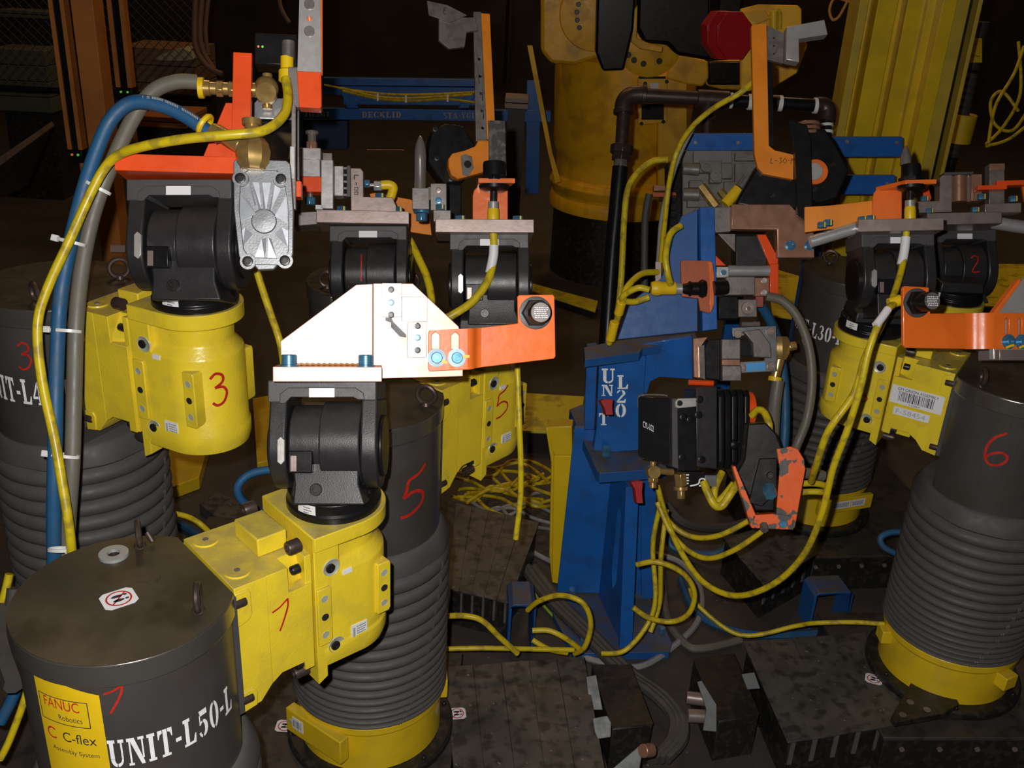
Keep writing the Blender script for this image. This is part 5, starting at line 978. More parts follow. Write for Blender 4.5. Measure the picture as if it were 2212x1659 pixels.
# blue DECKLID beam frame
D = 6.6; G = VP(900, 245, D, 0); BB = thing('blue_beam_frame', 'blue steel beam frame stencilled DECKLID in the background', 'frame', G(900, 400, 0))
def beam(x0, y0, x1, y1, h, d0=0, d1=20, nm='beam'): return pr(G, nm, BLU, BB, [(x0, y0), (x1, y1), (x1, y1 + h), (x0, y0 + h)], d0, d1, 1)
b1 = beam(560, 232, 1190, 240, 24); beam(690, 172, 1060, 176, 16, 30, 50); beam(690, 190, 1060, 194, 20, 34, 54); beam(740, 205, 1040, 208, 22, 8, 30)
pr(G, 'diagonal_brace', BLU, BB, [(735, 195), (755, 195), (775, 234), (750, 234)], 0, 10); pr(G, 'diagonal_brace', BLU, BB, [(1030, 195), (1012, 195), (990, 234), (1012, 234)], 0, 10)
for x0, x1, yb in ((1138, 1168, 420), (1098, 1112, 390), (640, 656, 330)): pr(G, 'leg', BLU, BB, [(x0, 175 if x0 == 1138 else 240), (x1, 175 if x0 == 1138 else 240), (x1 - 4, yb), (x0 - 4, yb)], 4, 16)
TANW = mat('faded_stencil_paint', (.42, .33, .27), .6)
stencil(MB(), lambda u, v: G(u, v, -.8), 'DECKLID', 782, 254, -13, width=84).obj('stencil_lettering', TANW, b1, smooth=0, recalc=False)
stencil(MB(), lambda u, v: G(u, v, -.8), 'STA-YG13', 958, 256, -13, width=76).obj('stencil_lettering', TANW, b1, smooth=0, recalc=False)
stencil(MB(), lambda u, v: G(u, v, -.8), '16361', 658, 252, -11, width=54).obj('stencil_lettering', TANW, b1, smooth=0, recalc=False)
bn = bx(G, 'blue_bin', mat('dark_blue_bin', (.012, .03, .1), .6), None, 653, 262, 749, 324, 6, 40); tag(bn, 'dark blue bin below the stencilled beam', 'bin')
for j, (p) in enumerate(([(740, 190), (800, 206), (860, 212), (930, 210), (1020, 204)], [(740, 196), (820, 214), (900, 218), (960, 214), (1030, 222)], [(700, 184), (770, 196), (850, 204), (950, 203), (1040, 198)])):
    o = MB().tube([W(x, y, 6.5 + .02 * j) for x, y in p], .008, 6).obj('beam_cable', YCAB); tag(o, ['lowest sagging', 'middle', 'upper'][j] + ' yellow cable tied along the blue beam frame', 'cable', 'yellow cables on the blue beam')
for x, y in ((816, 210), (877, 214), (967, 212)): o = MB().box(lambda u, v, w: W(u, v, 6.45 + w), x - 2, x + 2, y - 8, y + 8, 0, .02).obj('cable_tie', TIE, BB)
o = MB().tube([W(1090, 182, 6), W(1090, 182, 6) + Vector((0, 0, 2)), Vector((W(1090, 182, 6).x, W(1090, 182, 6).y, 7))], .012, 6).obj('hanging_chain', BLKS); tag(o, 'thin dark chain hanging above the blue beam', 'chain')
o = MB().cyl(WZ(792, 324, FZ + .008), WZ(873, 324, FZ + .008), .008, n=6).obj('thin_rod', STEEL); tag(o, 'thin pale rod lying on the floor behind the steel pin', 'rod')
# yellow leaning bar left of the large robot
o = MB().loft([[W(1139, 98, 5.6), W(1150, 98, 5.6), W(1150, 98, 5.64), W(1139, 98, 5.64)], [W(1184, 330, 5.9), W(1193, 330, 5.9), W(1193, 330, 5.94), W(1184, 330, 5.94)], [W(1200, 395, 6.0), W(1212, 392, 6.0), W(1212, 392, 6.04), W(1200, 395, 6.04)]]).obj('side_bar', YELB, BR)
crate('pale box on the blue frame left of the leaning bar', 1090, 210, 1142, 236, 6.4, mat('pale_grey_box', (.3, .25, .22), .7), 'pale_box', 'box', .2)
# ---------------------------------------------------------------- low decks, cover plates and boxes on the floor
def deck(lab, pts, z, thick, name='cover_plate_deck', m_=PLATM, plate=.006, skirt=True):
    """loose cover plate on a black louvred box reaching the floor"""
    P = [WZ(x, y, z) for x, y in pts]; c = sum(P, Vector()) / len(P); t_ = thing(name, lab, 'floor cover', (c.x, c.y, FZ))
    n = len(P); e = P[1] - P[0]; f_ = P[-1] - P[0]
    k = 5
    for i in range(k):   # the cover is laid in planks
        a0, a1 = i / k, (i + .996) / k; q = random.uniform(-.0015, .0015)
        quad = [P[0].lerp(P[1], a0), P[0].lerp(P[1], a1), P[3].lerp(P[2], a1), P[3].lerp(P[2], a0)]
        dz = Vector((0, 0, plate)); MB().loft([[v + Vector((0, 0, q)) - dz for v in quad], [v + Vector((0, 0, q)) for v in quad]]).obj('plank', m_, t_, bevel=.001)
    ins = [c + (v - c) * .94 - Vector((0, 0, plate + .002)) for v in P]; bot = [Vector((v.x, v.y, FZ)) for v in ins]
    MB().loft([bot, ins]).obj('black_box', BOXM, t_, bevel=.003)
    if skirt:
        a, b = ins[3], ins[2]
        for i in range(16):
            u = (i + .5) / 16; p = a.lerp(b, u); w_ = (b - a) * (.018); out = Vector(((b - a).y, -(b - a).x, 0)).normalized(); out = out if out.dot(p - c) > 0 else -out
            MB().loft([[p - w_ + out * .004, p + w_ + out * .004, p + w_ + out * .004 - Vector((0, 0, .09)), p - w_ + out * .004 - Vector((0, 0, .09))], [p - w_, p + w_, p + w_ - Vector((0, 0, .09)), p - w_ - Vector((0, 0, .09))]]).obj('louvre', STELD if i % 3 == 0 else BOXM, t_)
    return t_, P
deck('oily steel cover plate right of the front yellow base, nearest the camera', [(960, 1440), (1262, 1418), (1312, 1690), (985, 1720)], .005, .1)
deck('stained steel cover plate beside the right robot base', [(1605, 1385), (1868, 1366), (1966, 1560), (1702, 1603)], .005, .1)
deck('striped cover plate leaning in behind the middle robot', [(985, 1085), (1165, 1128), (1100, 1302), (965, 1270)], .0, .1)
deck('grey cover plate behind the hanging yellow cables, right of the stand', [(1560, 1160), (1735, 1120), (1770, 1196), (1650, 1262)], .0, .1)
def rail_box(lab, x0, x1, y0, y1, z1=-.002, ang=0):
    c = Vector(((x0 + x1) / 2, (y0 + y1) / 2, 0)); t_ = thing('machine_bed', lab, 'machine bed', (c.x, c.y, FZ)); R_ = Matrix.Rotation(rad(ang), 3, 'Z')
    m = lambda a, b, z: R_ @ (Vector((a, b, 0)) - c) + c + Vector((0, 0, z))
    MB().box(m, x0, x1, y0, y1, FZ, z1 - .012).obj('bed_box', BOXM, t_, bevel=.003); MB().box(m, x0 - .01, x1 + .01, y0 - .01, y1 + .01, z1 - .012, z1).obj('top_plate', mat('grimy_bed_top', (.06, .052, .045), .5, metal=.2, stain=(.025, .022, .02), sa=.7, ss=20, bump=.1) if 'grimy_bed_top' not in bpy.data.materials else bpy.data.materials['grimy_bed_top'], t_, bevel=.002)
    for i in range(8): 
        p = m(x0 + (x1 - x0) * (i + .5) / 8, y0 - .001, z1 - .05); MB().cyl(p, p + Vector((0, -.006, 0)), .008, n=6).obj('side_screw', STEEL, t_)
rail_box('black machine bed under the left robots', -1.45, -.12, 1.88, 2.46)
rail_box('black machine bed under the right front robot', 1.1, 2.0, 2.24, 2.8, ang=4)
rail_box('black machine bed under the rear middle robot', -1.1, -.18, 2.62, 3.16)
rail_box('black machine bed under the rear right robot', .98, 1.7, 3.15, 3.8, ang=8)
rail_box('black machine bed under the nearest robot', -1.1, -.3, 1.15, 1.7)
# no-step stickers
def nostep(parent, M, u, v, s_, name='no_step_sticker', ring=.36):
    o = MB().prism(M, [(u + s_ * (.5 + .5 * sx * a), v + s_ * .9 * (.5 + .5 * sy * b)) for sx, sy, aa in ((1, 1, ((1, .7), (.7, 1))), (-1, 1, ((.7, 1), (1, .7))), (-1, -1, ((1, .7), (.7, 1))), (1, -1, ((.7, 1), (1, .7)))) for a, b in aa], 0, .0006).obj(name, PAPER, parent, smooth=0)
    cx, cy_ = u + s_ * .5, v + s_ * .45; L = lambda a, b: M(a, b, .001); mb = MB(); mb.ribbon(L, [(cx + s_ * ring * math.cos(rad(a)), cy_ + s_ * ring * math.sin(rad(a))) for a in range(0, 361, 15)], s_ * .055, 0); mb.ribbon(L, [(cx - s_ * .24, cy_ - s_ * .24), (cx + s_ * .24, cy_ + s_ * .24)], s_ * .05, 0); mb.obj('red_ring', REDM, o, smooth=0, recalc=False)
    mb = MB()
    for q in (-.1, .12): mb.flat(L, circ(cx - s_ * .03, cy_ + s_ * q, s_ * .17, 14, s_ * .07)); mb.flat(L, circ(cx + s_ * .22, cy_ + s_ * q, s_ * .06, 10, s_ * .05))
    mb.obj('footprints', PRINT, o, smooth=0, recalc=False); return o
def surf(px, py, z, ang):
    o_ = WZ(px, py, z); t = rad(ang); return lambda a, b, w=0: o_ + Vector((math.cos(t) * a - math.sin(t) * b, math.sin(t) * a + math.cos(t) * b, w))
nostep(LID7, surf(230, 1322, .9682, 38), 0, 0, .056)
for lab, px, py, z, a in (('worn no-step sticker on the front cover plate', 970, 1555, .006, 10), ('worn no-step sticker on the right cover plate', 1868, 1472, .006, -20), ('faint no-step sticker on the floor left of the front yellow base', 592, 1580, .001, 0)):
    o = nostep(None, surf(px, py, z, a), 0, 0, .05, 'floor_sticker'); tag(o, lab, 'sticker')
# washer on the nearest lid
c = WZ(246, 1200, .968); o = MB().lathe(c, (0, 0, 1), [(.0115, 0), (.026, 0), (.026, .006), (.0115, .006), (.0115, 0)], 32).obj('large_washer', mat('dull_zinc', (.38, .4, .4), .45, metal=.4)); tag(o, 'grey steel washer lying on the nearest drum lid', 'washer')
o = MB().cyl(WZ(318, 1150, .99), WZ(330, 1170, .975), .0055, n=14).obj('lid_pin', BOLTB, None); tag(o, 'small pin with blue tip beside the eye bolt on the nearest lid', 'pin')
M = surf(296, 1257, .9686, 0); mb = MB()
for pts in ([(0, 0), (.02, .001)], [(.03, 0), (.034, .006), (.03, .01), (.036, .012), (.034, .02)]): mb.ribbon(lambda a, b: M(a, b, .0003), pts, .0014, 4)
mb.obj('pencil_marks', BLKM, LID7, smooth=0, recalc=False)
# yellow maker label on the nearest drum
LBY = MB().wrap(lambda u, v: DM7(-121)(u, v, .0006), [(0, -.03), (.117, -.062), (.117, -.34), (0, -.34)], .004).obj('maker_label', YCON, R7, smooth=0, recalc=False)
L7 = lambda u, v: DM7(-121)(u, v, .0012)
def curved_text(text, u, v, h, w, mt, nm):
    mb = MB(); plain_text(mb, lambda a, b: L7(a, b), text, u, v, h, width=w); mb.obj(nm, mt, LBY, smooth=0, recalc=False)
curved_text('FANUC', .016, -.1, .02, .066, REDM, 'red_lettering'); curved_text('Robotics', .042, -.122, .011, .042, PRINT, 'lettering')
curved_text('C', .012, -.168, .024, .018, REDM, 'red_lettering'); curved_text('C-flex', .044, -.166, .02, .058, PRINT, 'lettering'); curved_text('Assembly System', .018, -.192, .009, .085, PRINT, 'lettering')
mb = MB()
for pts in ([(.006, -.078), (.096, -.078)], [(.096, -.078), (.096, -.13)], [(.096, -.13), (.006, -.13)], [(.006, -.13), (.006, -.078)]): mb.ribbon(L7, [(pts[0][0] + (pts[1][0] - pts[0][0]) * i / 12, pts[0][1] + (pts[1][1] - pts[0][1]) * i / 12) for i in range(13)], .0016, 0)
mb.obj('border', PRINT, LBY, smooth=0, recalc=False)
# barcode plate on robot 6
def m6(u, v, w=0): return A6(.163 + (.142 - u), .1 + w, -.068 + v)
pl = MB().prism(lambda a, b, c: m6(a, b, c), rc(0, -.06, .142, -.006), 0, .0015).obj('barcode_plate', PAPER, R6, smooth=0)
mb = MB(); plain_text(mb, lambda a, b: m6(a, b, .002), 'GM ORION ASSEMBLY', .016, -.0185, .0085, width=.112); x = .022; q = random.Random(4)
while x < .118: w_ = q.choice([.001, .0016, .0028]); mb.flat(lambda a, b: m6(a, b, .002), rc(x, -.05, x + w_, -.021)); x += w_ + q.choice([.0012, .002, .003])
plain_text(mb, lambda a, b: m6(a, b, .002), '112563', .055, -.0575, .005, width=.028); mb.obj('print', PRINT, pl, smooth=0, recalc=False)
pl = MB().prism(lambda a, b, c: m6(a, b, c), rc(.016, -.094, .115, -.07), 0, .001).obj('asset_sticker', PAPER, R6, smooth=0)
mb = MB(); plain_text(mb, lambda a, b: m6(a, b, .0014), 'F-58454', .024, -.089, .014, width=.08); mb.obj('print', mat('faint_grey_ink', (.4, .4, .45), .6), pl, smooth=0, recalc=False)
digit(R6, lambda u, v: A6(.395 - u, .0975, -.155 + v), '6', 0, 0, .05, w=.06)
# ---------------------------------------------------------------- hoses and cables
def cable(lab, pts, r, mt, name='yellow_cable', cat='cable', group=None, n=10, sub=7):
    """pts (x, y, depth) followed as a round cable of r photo units"""
    d = sum(p[2] for p in pts) / len(pts); o = MB().tube([W(*p) for p in pts], r * d / FPX, n, sub).obj(name, mt); return tag(o, lab, cat, group)
cable('thick grey hose running down the left side beside the blue hose', [(424, 177, 2.10), (380, 177, 2.08), (330, 198, 2.06), (288, 255, 2.05), (245, 345, 2.04), (205, 450, 2.04), (180, 560, 2.04), (165, 690, 2.03), (160, 850, 2.03), (156, 1000, 2.03), (148, 1120, 2.05), (140, 1260, 2.10), (130, 1420, 2.2)], 16.5, GHOSE, 'grey_hose', 'hose', n=18)
bh = cable('thick blue air hose arching from the brass elbow down the left side', [(462, 292, 2.0), (440, 278, 2.0), (395, 248, 2.0), (340, 226, 2.0), (285, 222, 2.0), (240, 258, 2.0), (205, 335, 2.0), (175, 430, 2.0), (148, 545, 2.0), (130, 650, 2.0), (122, 800, 2.0), (119, 950, 2.0), (116, 1100, 2.02), (116, 1250, 2.08), (110, 1400, 2.2)], 15.5, BHOSE, 'blue_hose', 'hose', n=18)
mb = MB(); q = random.Random(2); u = 0
pp = catmull([W(x, y, d) for x, y, d in [(440, 266, 1.975), (395, 238, 1.975), (345, 216, 1.98), (300, 210, 1.985)]], 14)
for i in range(len(pp) - 1):
    if q.random() < .75: mb.add([pp[i] + UP * .004, pp[i].lerp(pp[i + 1], .7) + UP * .004, pp[i].lerp(pp[i + 1], .7) - UP * .001, pp[i] - UP * .001], [(0, 1, 2, 3)])
mb.obj('hose_print', LCAB, bh, smooth=0, recalc=False)
cable('yellow sensor cable looping from the top plug down over the hoses', [(617, 170, 2.02), (622, 210, 2.0), (612, 250, 1.97), (570, 282, 1.92), (500, 291, 1.9), (400, 300, 1.9), (310, 316, 1.92), (255, 335, 1.95), (225, 365, 1.965), (195, 420, 1.965), (150, 520, 1.965), (108, 610, 1.965), (84, 680, 1.965), (82, 750, 1.965), (94, 840, 1.965), (116, 940, 1.965), (134, 1040, 1.965), (148, 1130, 1.97), (156, 1205, 2.0), (160, 1300, 2.1)], 10.5, YCAB, n=14)
for j, (x, y, a, w_, hx) in enumerate(((205, 402, 28, 66, 6), (150, 522, 14, 62, -30), (137, 714, 4, 68, -34), (134, 984, 8, 66, -34), (128, 1188, 2, 50, 24))):
    c = W(x, y, 2.0); ca = RT * math.cos(rad(a)) - UP * math.sin(rad(a)); u2 = UP * math.cos(rad(a)) + RT * math.sin(rad(a)); s_ = 2.0 / FPX
    pts = [c + ca * (w_ / 2 * s_) * math.cos(t) + fw * (21 * s_) * math.sin(t) + fw * .006 for t in [2 * math.pi * i / 20 for i in range(20)]]
    t_ = thing('zip_tie', ['topmost', 'second from top', 'third from top', 'fourth', 'lowest'][j] + ' white zip tie round the hose bundle at left', 'zip tie', c, 'zip ties round the hoses')
    vs = []; 
    mb = MB(); vs = [p + u2 * (3.4 * s_) for p in pts] + [p - u2 * (3.4 * s_) for p in pts] + [p + u2 * (3.4 * s_) + (p - c).normalized() * .002 for p in pts] + [p - u2 * (3.4 * s_) + (p - c).normalized() * .002 for p in pts]
    mb.add(vs, [(i, (i + 1) % 20, 20 + (i + 1) % 20, 20 + i) for i in range(20)] + [(40 + i, 60 + i, 60 + (i + 1) % 20, 40 + (i + 1) % 20) for i in range(20)] + [(i, 40 + i, 40 + (i + 1) % 20, (i + 1) % 20) for i in range(20)] + [(20 + i, 20 + (i + 1) % 20, 60 + (i + 1) % 20, 60 + i) for i in range(20)]).obj('strap', TIE, t_)
    hc = c + ca * (hx * s_) - fw * (19 * s_ if abs(hx) < 20 else 4 * s_); MB().box(lambda a_, b_, d_: hc + ca * a_ * s_ + u2 * b_ * s_ + fw * d_ * s_, -8, 8, -7, 7, -5, 5).obj('head', TIE, t_, bevel=.0015)
cable('yellow cable hanging behind the grey cast cylinder', [(548, 560, 2.4), (562, 610, 2.4), (585, 680, 2.4), (606, 745, 2.4), (618, 830, 2.45)], 8, YCAB)
cable('yellow cable dropping behind the middle fork from the elbow plug', [(842, 432, 2.69), (850, 470, 2.78), (885, 520, 2.78), (905, 560, 2.76), (924, 605, 2.74), (932, 660, 2.72), (920, 740, 2.72)], 8.5, YCAB)
c5 = cable('yellow cable with white sleeve curving down from the upright sensor', [(1065, 500, 2.55), (1067, 530, 2.55), (1064, 570, 2.55), (1052, 610, 2.54), (1022, 650, 2.53), (985, 676, 2.52), (955, 690, 2.52), (900, 700, 2.52)], 9, YCAB, n=14)
MB().tube([W(x, y, d) for x, y, d in ((1067, 530, 2.55), (1066, 550, 2.55), (1062, 572, 2.55), (1058, 590, 2.55))], 10.5 * 2.55 / FPX, 14).obj('white_sleeve', PAPER, c5)
cable('yellow cable hanging straight down in front of the red 5 arm', [(1116, 760, 2.42), (1119, 830, 2.42), (1122, 920, 2.42), (1125, 1000, 2.44), (1124, 1080, 2.47), (1114, 1164, 2.5)], 6.5, YCAB)
cable('blue hose looping out left of the nearest wrist', [(640, 1012, 2.3), (590, 1014, 2.3), (540, 1024, 2.3), (514, 1050, 2.3), (522, 1080, 2.32), (560, 1104, 2.36), (620, 1130, 2.4)], 9, BHOSE, 'blue_hose', 'hose')
c6 = cable('yellow cable with two white sleeves descending from the right upright sensor', [(1958, 500, 2.66), (1956, 530, 2.66), (1948, 580, 2.65), (1930, 640, 2.6), (1905, 700, 2.5), (1870, 770, 2.42), (1845, 850, 2.4), (1790, 930, 2.42), (1765, 1000, 2.5), (1752, 1040, 2.6)], 7.6, YCAB, n=14)
MB().tube([W(x, y, d) for x, y, d in ((1957, 512, 2.66), (1953, 545, 2.66), (1947, 572, 2.66))], 10 * 2.66 / FPX, 14).obj('white_sleeve', PAPER, c6)
c7 = cable('long yellow cable from the orange bracket sweeping under the chipped bracket', [(1938, 652, 2.38), (1918, 668, 2.34), (1898, 700, 2.32), (1876, 760, 2.32), (1858, 840, 2.34), (1830, 930, 2.38), (1800, 1010, 2.44), (1775, 1110, 2.5), (1735, 1200, 2.6), (1670, 1262, 2.7), (1590, 1287, 2.8), (1520, 1258, 2.88), (1470, 1190, 2.95), (1440, 1120, 3.0), (1420, 1050, 3.05)], 7.2, YCAB, n=12)
MB().tube([W(x, y, d) for x, y, d in ((1918, 668, 2.335), (1906, 685, 2.325), (1892, 703, 2.315))], 9 * 2.33 / FPX, 14).obj('white_sleeve', PAPER, c7)
MB().cyl(W(1945, 648, 2.37), W(1920, 656, 2.37), 12 * 2.37 / FPX, n=18).obj('yellow_plug', YCON, c7)
KC = [('upper yellow loop beside the stand, hanging to the right', [(1420, 1085, 3.0), (1450, 1150, 2.98), (1490, 1192, 2.95), (1535, 1206, 2.9), (1590, 1186, 2.85), (1650, 1145, 2.8)], 6),
 ('second dull yellow loop beside the stand', [(1422, 1060, 3.05), (1440, 1120, 3.02), (1490, 1158, 3.0), (1555, 1156, 2.95), (1640, 1112, 2.9)], 6),
 ('round yellow loop low on the stand fin', [(1375, 1220, 3.0), (1420, 1214, 2.98), (1475, 1238, 2.98), (1500, 1280, 3.0), (1488, 1325, 3.02), (1450, 1343, 3.05), (1400, 1334, 3.05), (1368, 1312, 3.05)], 6),
 ('yellow cable hanging down behind the stand fin to its foot', [(1424, 1100, 3.1), (1410, 1180, 3.12), (1416, 1290, 3.12), (1398, 1350, 3.12), (1350, 1405, 3.1), (1300, 1412, 3.12)], 5.5),
 ('yellow cable hanging parallel on the right of the stand', [(1440, 1100, 3.15), (1428, 1200, 3.15), (1425, 1300, 3.2), (1405, 1365, 3.2)], 5.5),
 ('yellow cable arching over the left blue floor bracket', [(1140, 1318, 3.1), (1165, 1298, 3.05), (1210, 1286, 3.02), (1258, 1302, 3.0), (1276, 1345, 3.02), (1264, 1396, 3.05), (1242, 1412, 3.1)], 6),
 ('yellow cable running from the bellows over the black box', [(955, 1332, 2.95), (1000, 1330, 2.93), (1040, 1340, 2.93), (1078, 1375, 2.95), (1118, 1412, 2.98)], 6.5),
 ('straight yellow cable along the edge of the front cover plate', [(955, 1402, 3.0), (1040, 1400, 3.0), (1150, 1402, 3.03), (1240, 1404, 3.05)], 5.5),
 ('short yellow cable right of the left blue floor bracket', [(1150, 1362, 3.05), (1185, 1362, 3.05), (1220, 1378, 3.05), (1252, 1402, 3.08)], 6),
 ('lower short yellow cable right of the left blue floor bracket', [(1150, 1382, 3.08), (1185, 1402, 3.08), (1225, 1410, 3.1)], 6),
 ('yellow cable from the right base running left along the floor', [(1912, 1348, 3.05), (1840, 1344, 3.1), (1760, 1346, 3.15), (1720, 1352, 3.2), (1600, 1372, 3.25), (1510, 1310, 3.3), (1490, 1270, 3.3)], 5),
 ('thin yellow cable above the valve manifold rising to the tall amber bar', [(1640, 165, 3.1), (1600, 200, 3.1), (1540, 235, 3.15), (1490, 280, 3.2), (1460, 335, 3.25), (1445, 400, 3.25), (1436, 480, 3.25), (1428, 560, 3.2), (1424, 600, 3.15)], 6),
 ('yellow cable bending from the manifold down beside the black pipe', [(1442, 345, 3.5), (1410, 348, 3.5), (1378, 372, 3.5), (1356, 410, 3.5), (1348, 480, 3.5), (1342, 600, 3.5), (1330, 720, 3.5)], 7),
 ('thick yellow cable curving over the top of the blue upright plate', [(1470, 488, 2.9), (1448, 506, 2.88), (1438, 550, 2.86), (1442, 590, 2.86), (1449, 614, 2.88)], 7.5),
 ('yellow cable looping behind the side sensor plug', [(1420, 588, 3.0), (1385, 592, 2.95), (1355, 620, 2.9), (1345, 650, 2.9), (1330, 700, 2.95), (1316, 742, 3.0)], 7),
 ('lower yellow cable loop returning from the side sensor plug', [(1402, 642, 2.92), (1370, 652, 2.92), (1345, 648, 2.9), (1350, 636, 2.88), (1378, 622, 2.86), (1402, 626, 2.86)], 7),
 ('yellow cable at the top of the orange clamp disc', [(1624, 898, 2.75), (1636, 886, 2.73), (1650, 890, 2.71), (1660, 912, 2.69), (1662, 930, 2.69)], 8),
 ('bright yellow U loop under the black clamp', [(1520, 1040, 2.75), (1528, 1062, 2.74), (1543, 1090, 2.73), (1560, 1092, 2.72), (1580, 1064, 2.72), (1604, 1030, 2.7)], 9),
 ('second yellow U loop under the black clamp', [(1560, 1020, 2.8), (1546, 1050, 2.78), (1543, 1078, 2.77), (1556, 1080, 2.76), (1586, 1044, 2.75)], 8),
 ('yellow cable end right of the chipped orange bracket', [(1722, 1046, 2.7), (1755, 1044, 2.7), (1785, 1050, 2.72), (1782, 1062, 2.74), (1755, 1062, 2.76), (1722, 1064, 2.78)], 7),
 ('yellow cable at the left edge beside the nearest drum', [(20, 1240, 2.2), (8, 1290, 2.2), (-10, 1330, 2.2)], 9), 
 ('yellow cable behind the left bellows near the bottom', [(70, 1450, 2.1), (50, 1520, 2.1), (20, 1600, 2.1), (0, 1640, 2.1)], 8),
 ('yellow cable behind the left bellows, middle height', [(372, 1108, 2.9), (410, 1118, 2.9), (440, 1138, 2.9), (480, 1180, 2.95)], 6)]
for l, p, r in KC: cable(l, p, r, YCAB)
for nm, x0, y0, x1, y1 in (('yellow plug beside the black pipe, upper', 1343, 652, 1336, 678), ('yellow plug beside the black pipe, lower', 1328, 695, 1318, 735)): 
    o = MB().cyl(W(x0, y0, 2.9), W(x1, y1, 2.93), .014, n=16).obj('yellow_plug', YCON, bevel=.002); tag(o, nm, 'plug')
o = MB().cyl(W(1596, 408, 3.3), W(1566, 442, 3.3), .019, n=16).obj('yellow_plug', YCON, bevel=.002); tag(o, 'slanted yellow plug at the front of the valve manifold', 'plug')
o = MB().cyl(W(1616, 382, 3.3), W(1598, 406, 3.3), .017, n=16).obj('plug_socket', CAST, bevel=.002); tag(o, 'grey socket above the slanted yellow plug', 'plug')
cable('light grey cable beside the thin yellow cable of the manifold', [(1500, 270, 3.3), (1470, 330, 3.3), (1446, 400, 3.3), (1430, 470, 3.3), (1424, 540, 3.25), (1420, 600, 3.2)], 5.5, LCAB, 'grey_cable')
o = MB().box(lambda a, b, c: W(a, b, 3.0 + c), 1416, 1428, 566, 612, 0, .02).obj('cable_clip', STEEL); tag(o, 'small steel clip on the cables left of the blue upright', 'clip')
cable('grey hose dropping left of the manifold', [(1402, 420, 3.6), (1394, 470, 3.6), (1392, 560, 3.6), (1392, 700, 3.6)], 8, KCAB, 'grey_hose', 'hose')
cable('grey arc hose in front of the L30 drum', [(1655, 640, 2.95), (1690, 650, 2.95), (1722, 684, 2.95), (1746, 745, 2.95), (1754, 820, 2.95), (1744, 900, 2.95), (1722, 960, 2.95), (1700, 1010, 2.98)], 10, GHOSE, 'grey_hose', 'hose', n=14)
cable('blue hose hanging behind the aluminium gripper plate', [(1640, 655, 3.05), (1662, 690, 3.08), (1680, 740, 3.12), (1694, 830, 3.15), (1696, 920, 3.15), (1690, 990, 3.15)], 11, BHOSE, 'blue_hose', 'hose')
cable('grey hose below the brass elbow', [(1681, 822, 3.02), (1674, 870, 3.02), (1670, 930, 3.0), (1668, 985, 2.98)], 14, GHOSE, 'grey_hose', 'hose', n=14)
cable('brown-grey stub hose right of the chipped orange bracket', [(1700, 1024, 2.72), (1740, 1022, 2.74), (1778, 1028, 2.76)], 12, GHOSE, 'grey_hose', 'hose')
cable('blue hose curving at the left of the right bellows', [(1960, 1150, 3.2), (1925, 1150, 3.2), (1902, 1162, 3.2), (1910, 1182, 3.2), (1940, 1198, 3.2)], 7, BHOSE, 'blue_hose', 'hose')
FL = lambda x, y, h=0: None
def fcable(lab, pts, r, mt, name, z=FZ, cat='cable', group=None, n=8):
    P = [WZ(x, y, z + r + (p[0] if p else 0)) for x, y, *p in pts]; o = MB().tube(P, r, n, 7).obj(name, mt); return tag(o, lab, cat, group)
for j, dx in enumerate((0, 14, -12)):
    fcable(['middle', 'right', 'left'][j] + ' thick dark cable of the bundle crossing the floor to the front', [(1140 + dx, 1225, .05), (1190 + dx, 1290, .03), (1270 + dx, 1370, .03), (1350 + dx, 1450, .03), (1420 + dx, 1500, .05), (1462 + dx * .8, 1550, .06), (1460 + dx, 1600, .06), (1425 + dx, 1640, .06)], .016, KCAB, 'dark_cable', group='dark cable bundle')
fcable('light grey cable curving round the foot of the blue stand', [(1410, 1195), (1470, 1215), (1512, 1270), (1508, 1340), (1450, 1400), (1380, 1440), (1300, 1430), (1240, 1412)], .011, LCAB, 'grey_cable')
fcable('outer grey hose curving round the foot of the blue stand', [(1430, 1220), (1440, 1330), (1480, 1390), (1520, 1400), (1600, 1382)], .014, GHOSE, 'grey_hose', cat='hose')
fcable('blue-grey hose lying along the floor behind the right cover plate', [(1470, 1250), (1500, 1318), (1560, 1355), (1650, 1372), (1760, 1368), (1900, 1352)], .014, BHOSE, 'blue_hose', cat='hose')
fcable('second blue hose low right of the stand', [(1600, 1130, .1), (1560, 1190, .05), (1500, 1195, .02), (1450, 1180, .02), (1440, 1130, .1)], .014, BHOSE, 'blue_hose', cat='hose')
fcable('large grey hose coil behind the U loop', [(1440, 1090, .25), (1480, 1130, .2), (1560, 1140, .15), (1640, 1120, .12)], .018, KCAB, 'dark_hose', cat='hose')
fcable('pale cable end beside the yellow floor post', [(1140, 1185), (1165, 1200), (1195, 1215)], .01, LCAB, 'grey_cable')
fcable('green-yellow earth wire by the dark cable bundle', [(1148, 1265), (1160, 1290), (1185, 1320), (1205, 1340)], .005, mat('green_yellow_wire', (.3, .5, .05), .5, stain=(.6, .55, .05), sa=1, ss=90), 'earth_wire')
fcable('left dark hose beside the nearest drum', [(10, 1290, .4), (0, 1380, .4), (30, 1480, .4)], .02, KCAB, 'dark_hose', z=.2, cat='hose')
cable('blue hose at the lower left edge behind the nearest drum', [(70, 1330, 2.15), (55, 1420, 2.15), (30, 1500, 2.15), (0, 1560, 2.15)], 13, BHOSE, 'blue_hose', 'hose')
cable('dark hose with yellow collar at the left edge', [(30, 1270, 2.2), (22, 1330, 2.2), (0, 1400, 2.2)], 15, KCAB, 'dark_hose', 'hose')
fcable('blue hose on the floor behind the left bellows', [(370, 1120), (420, 1150), (470, 1175), (520, 1180)], .016, BHOSE, 'blue_hose', cat='hose')
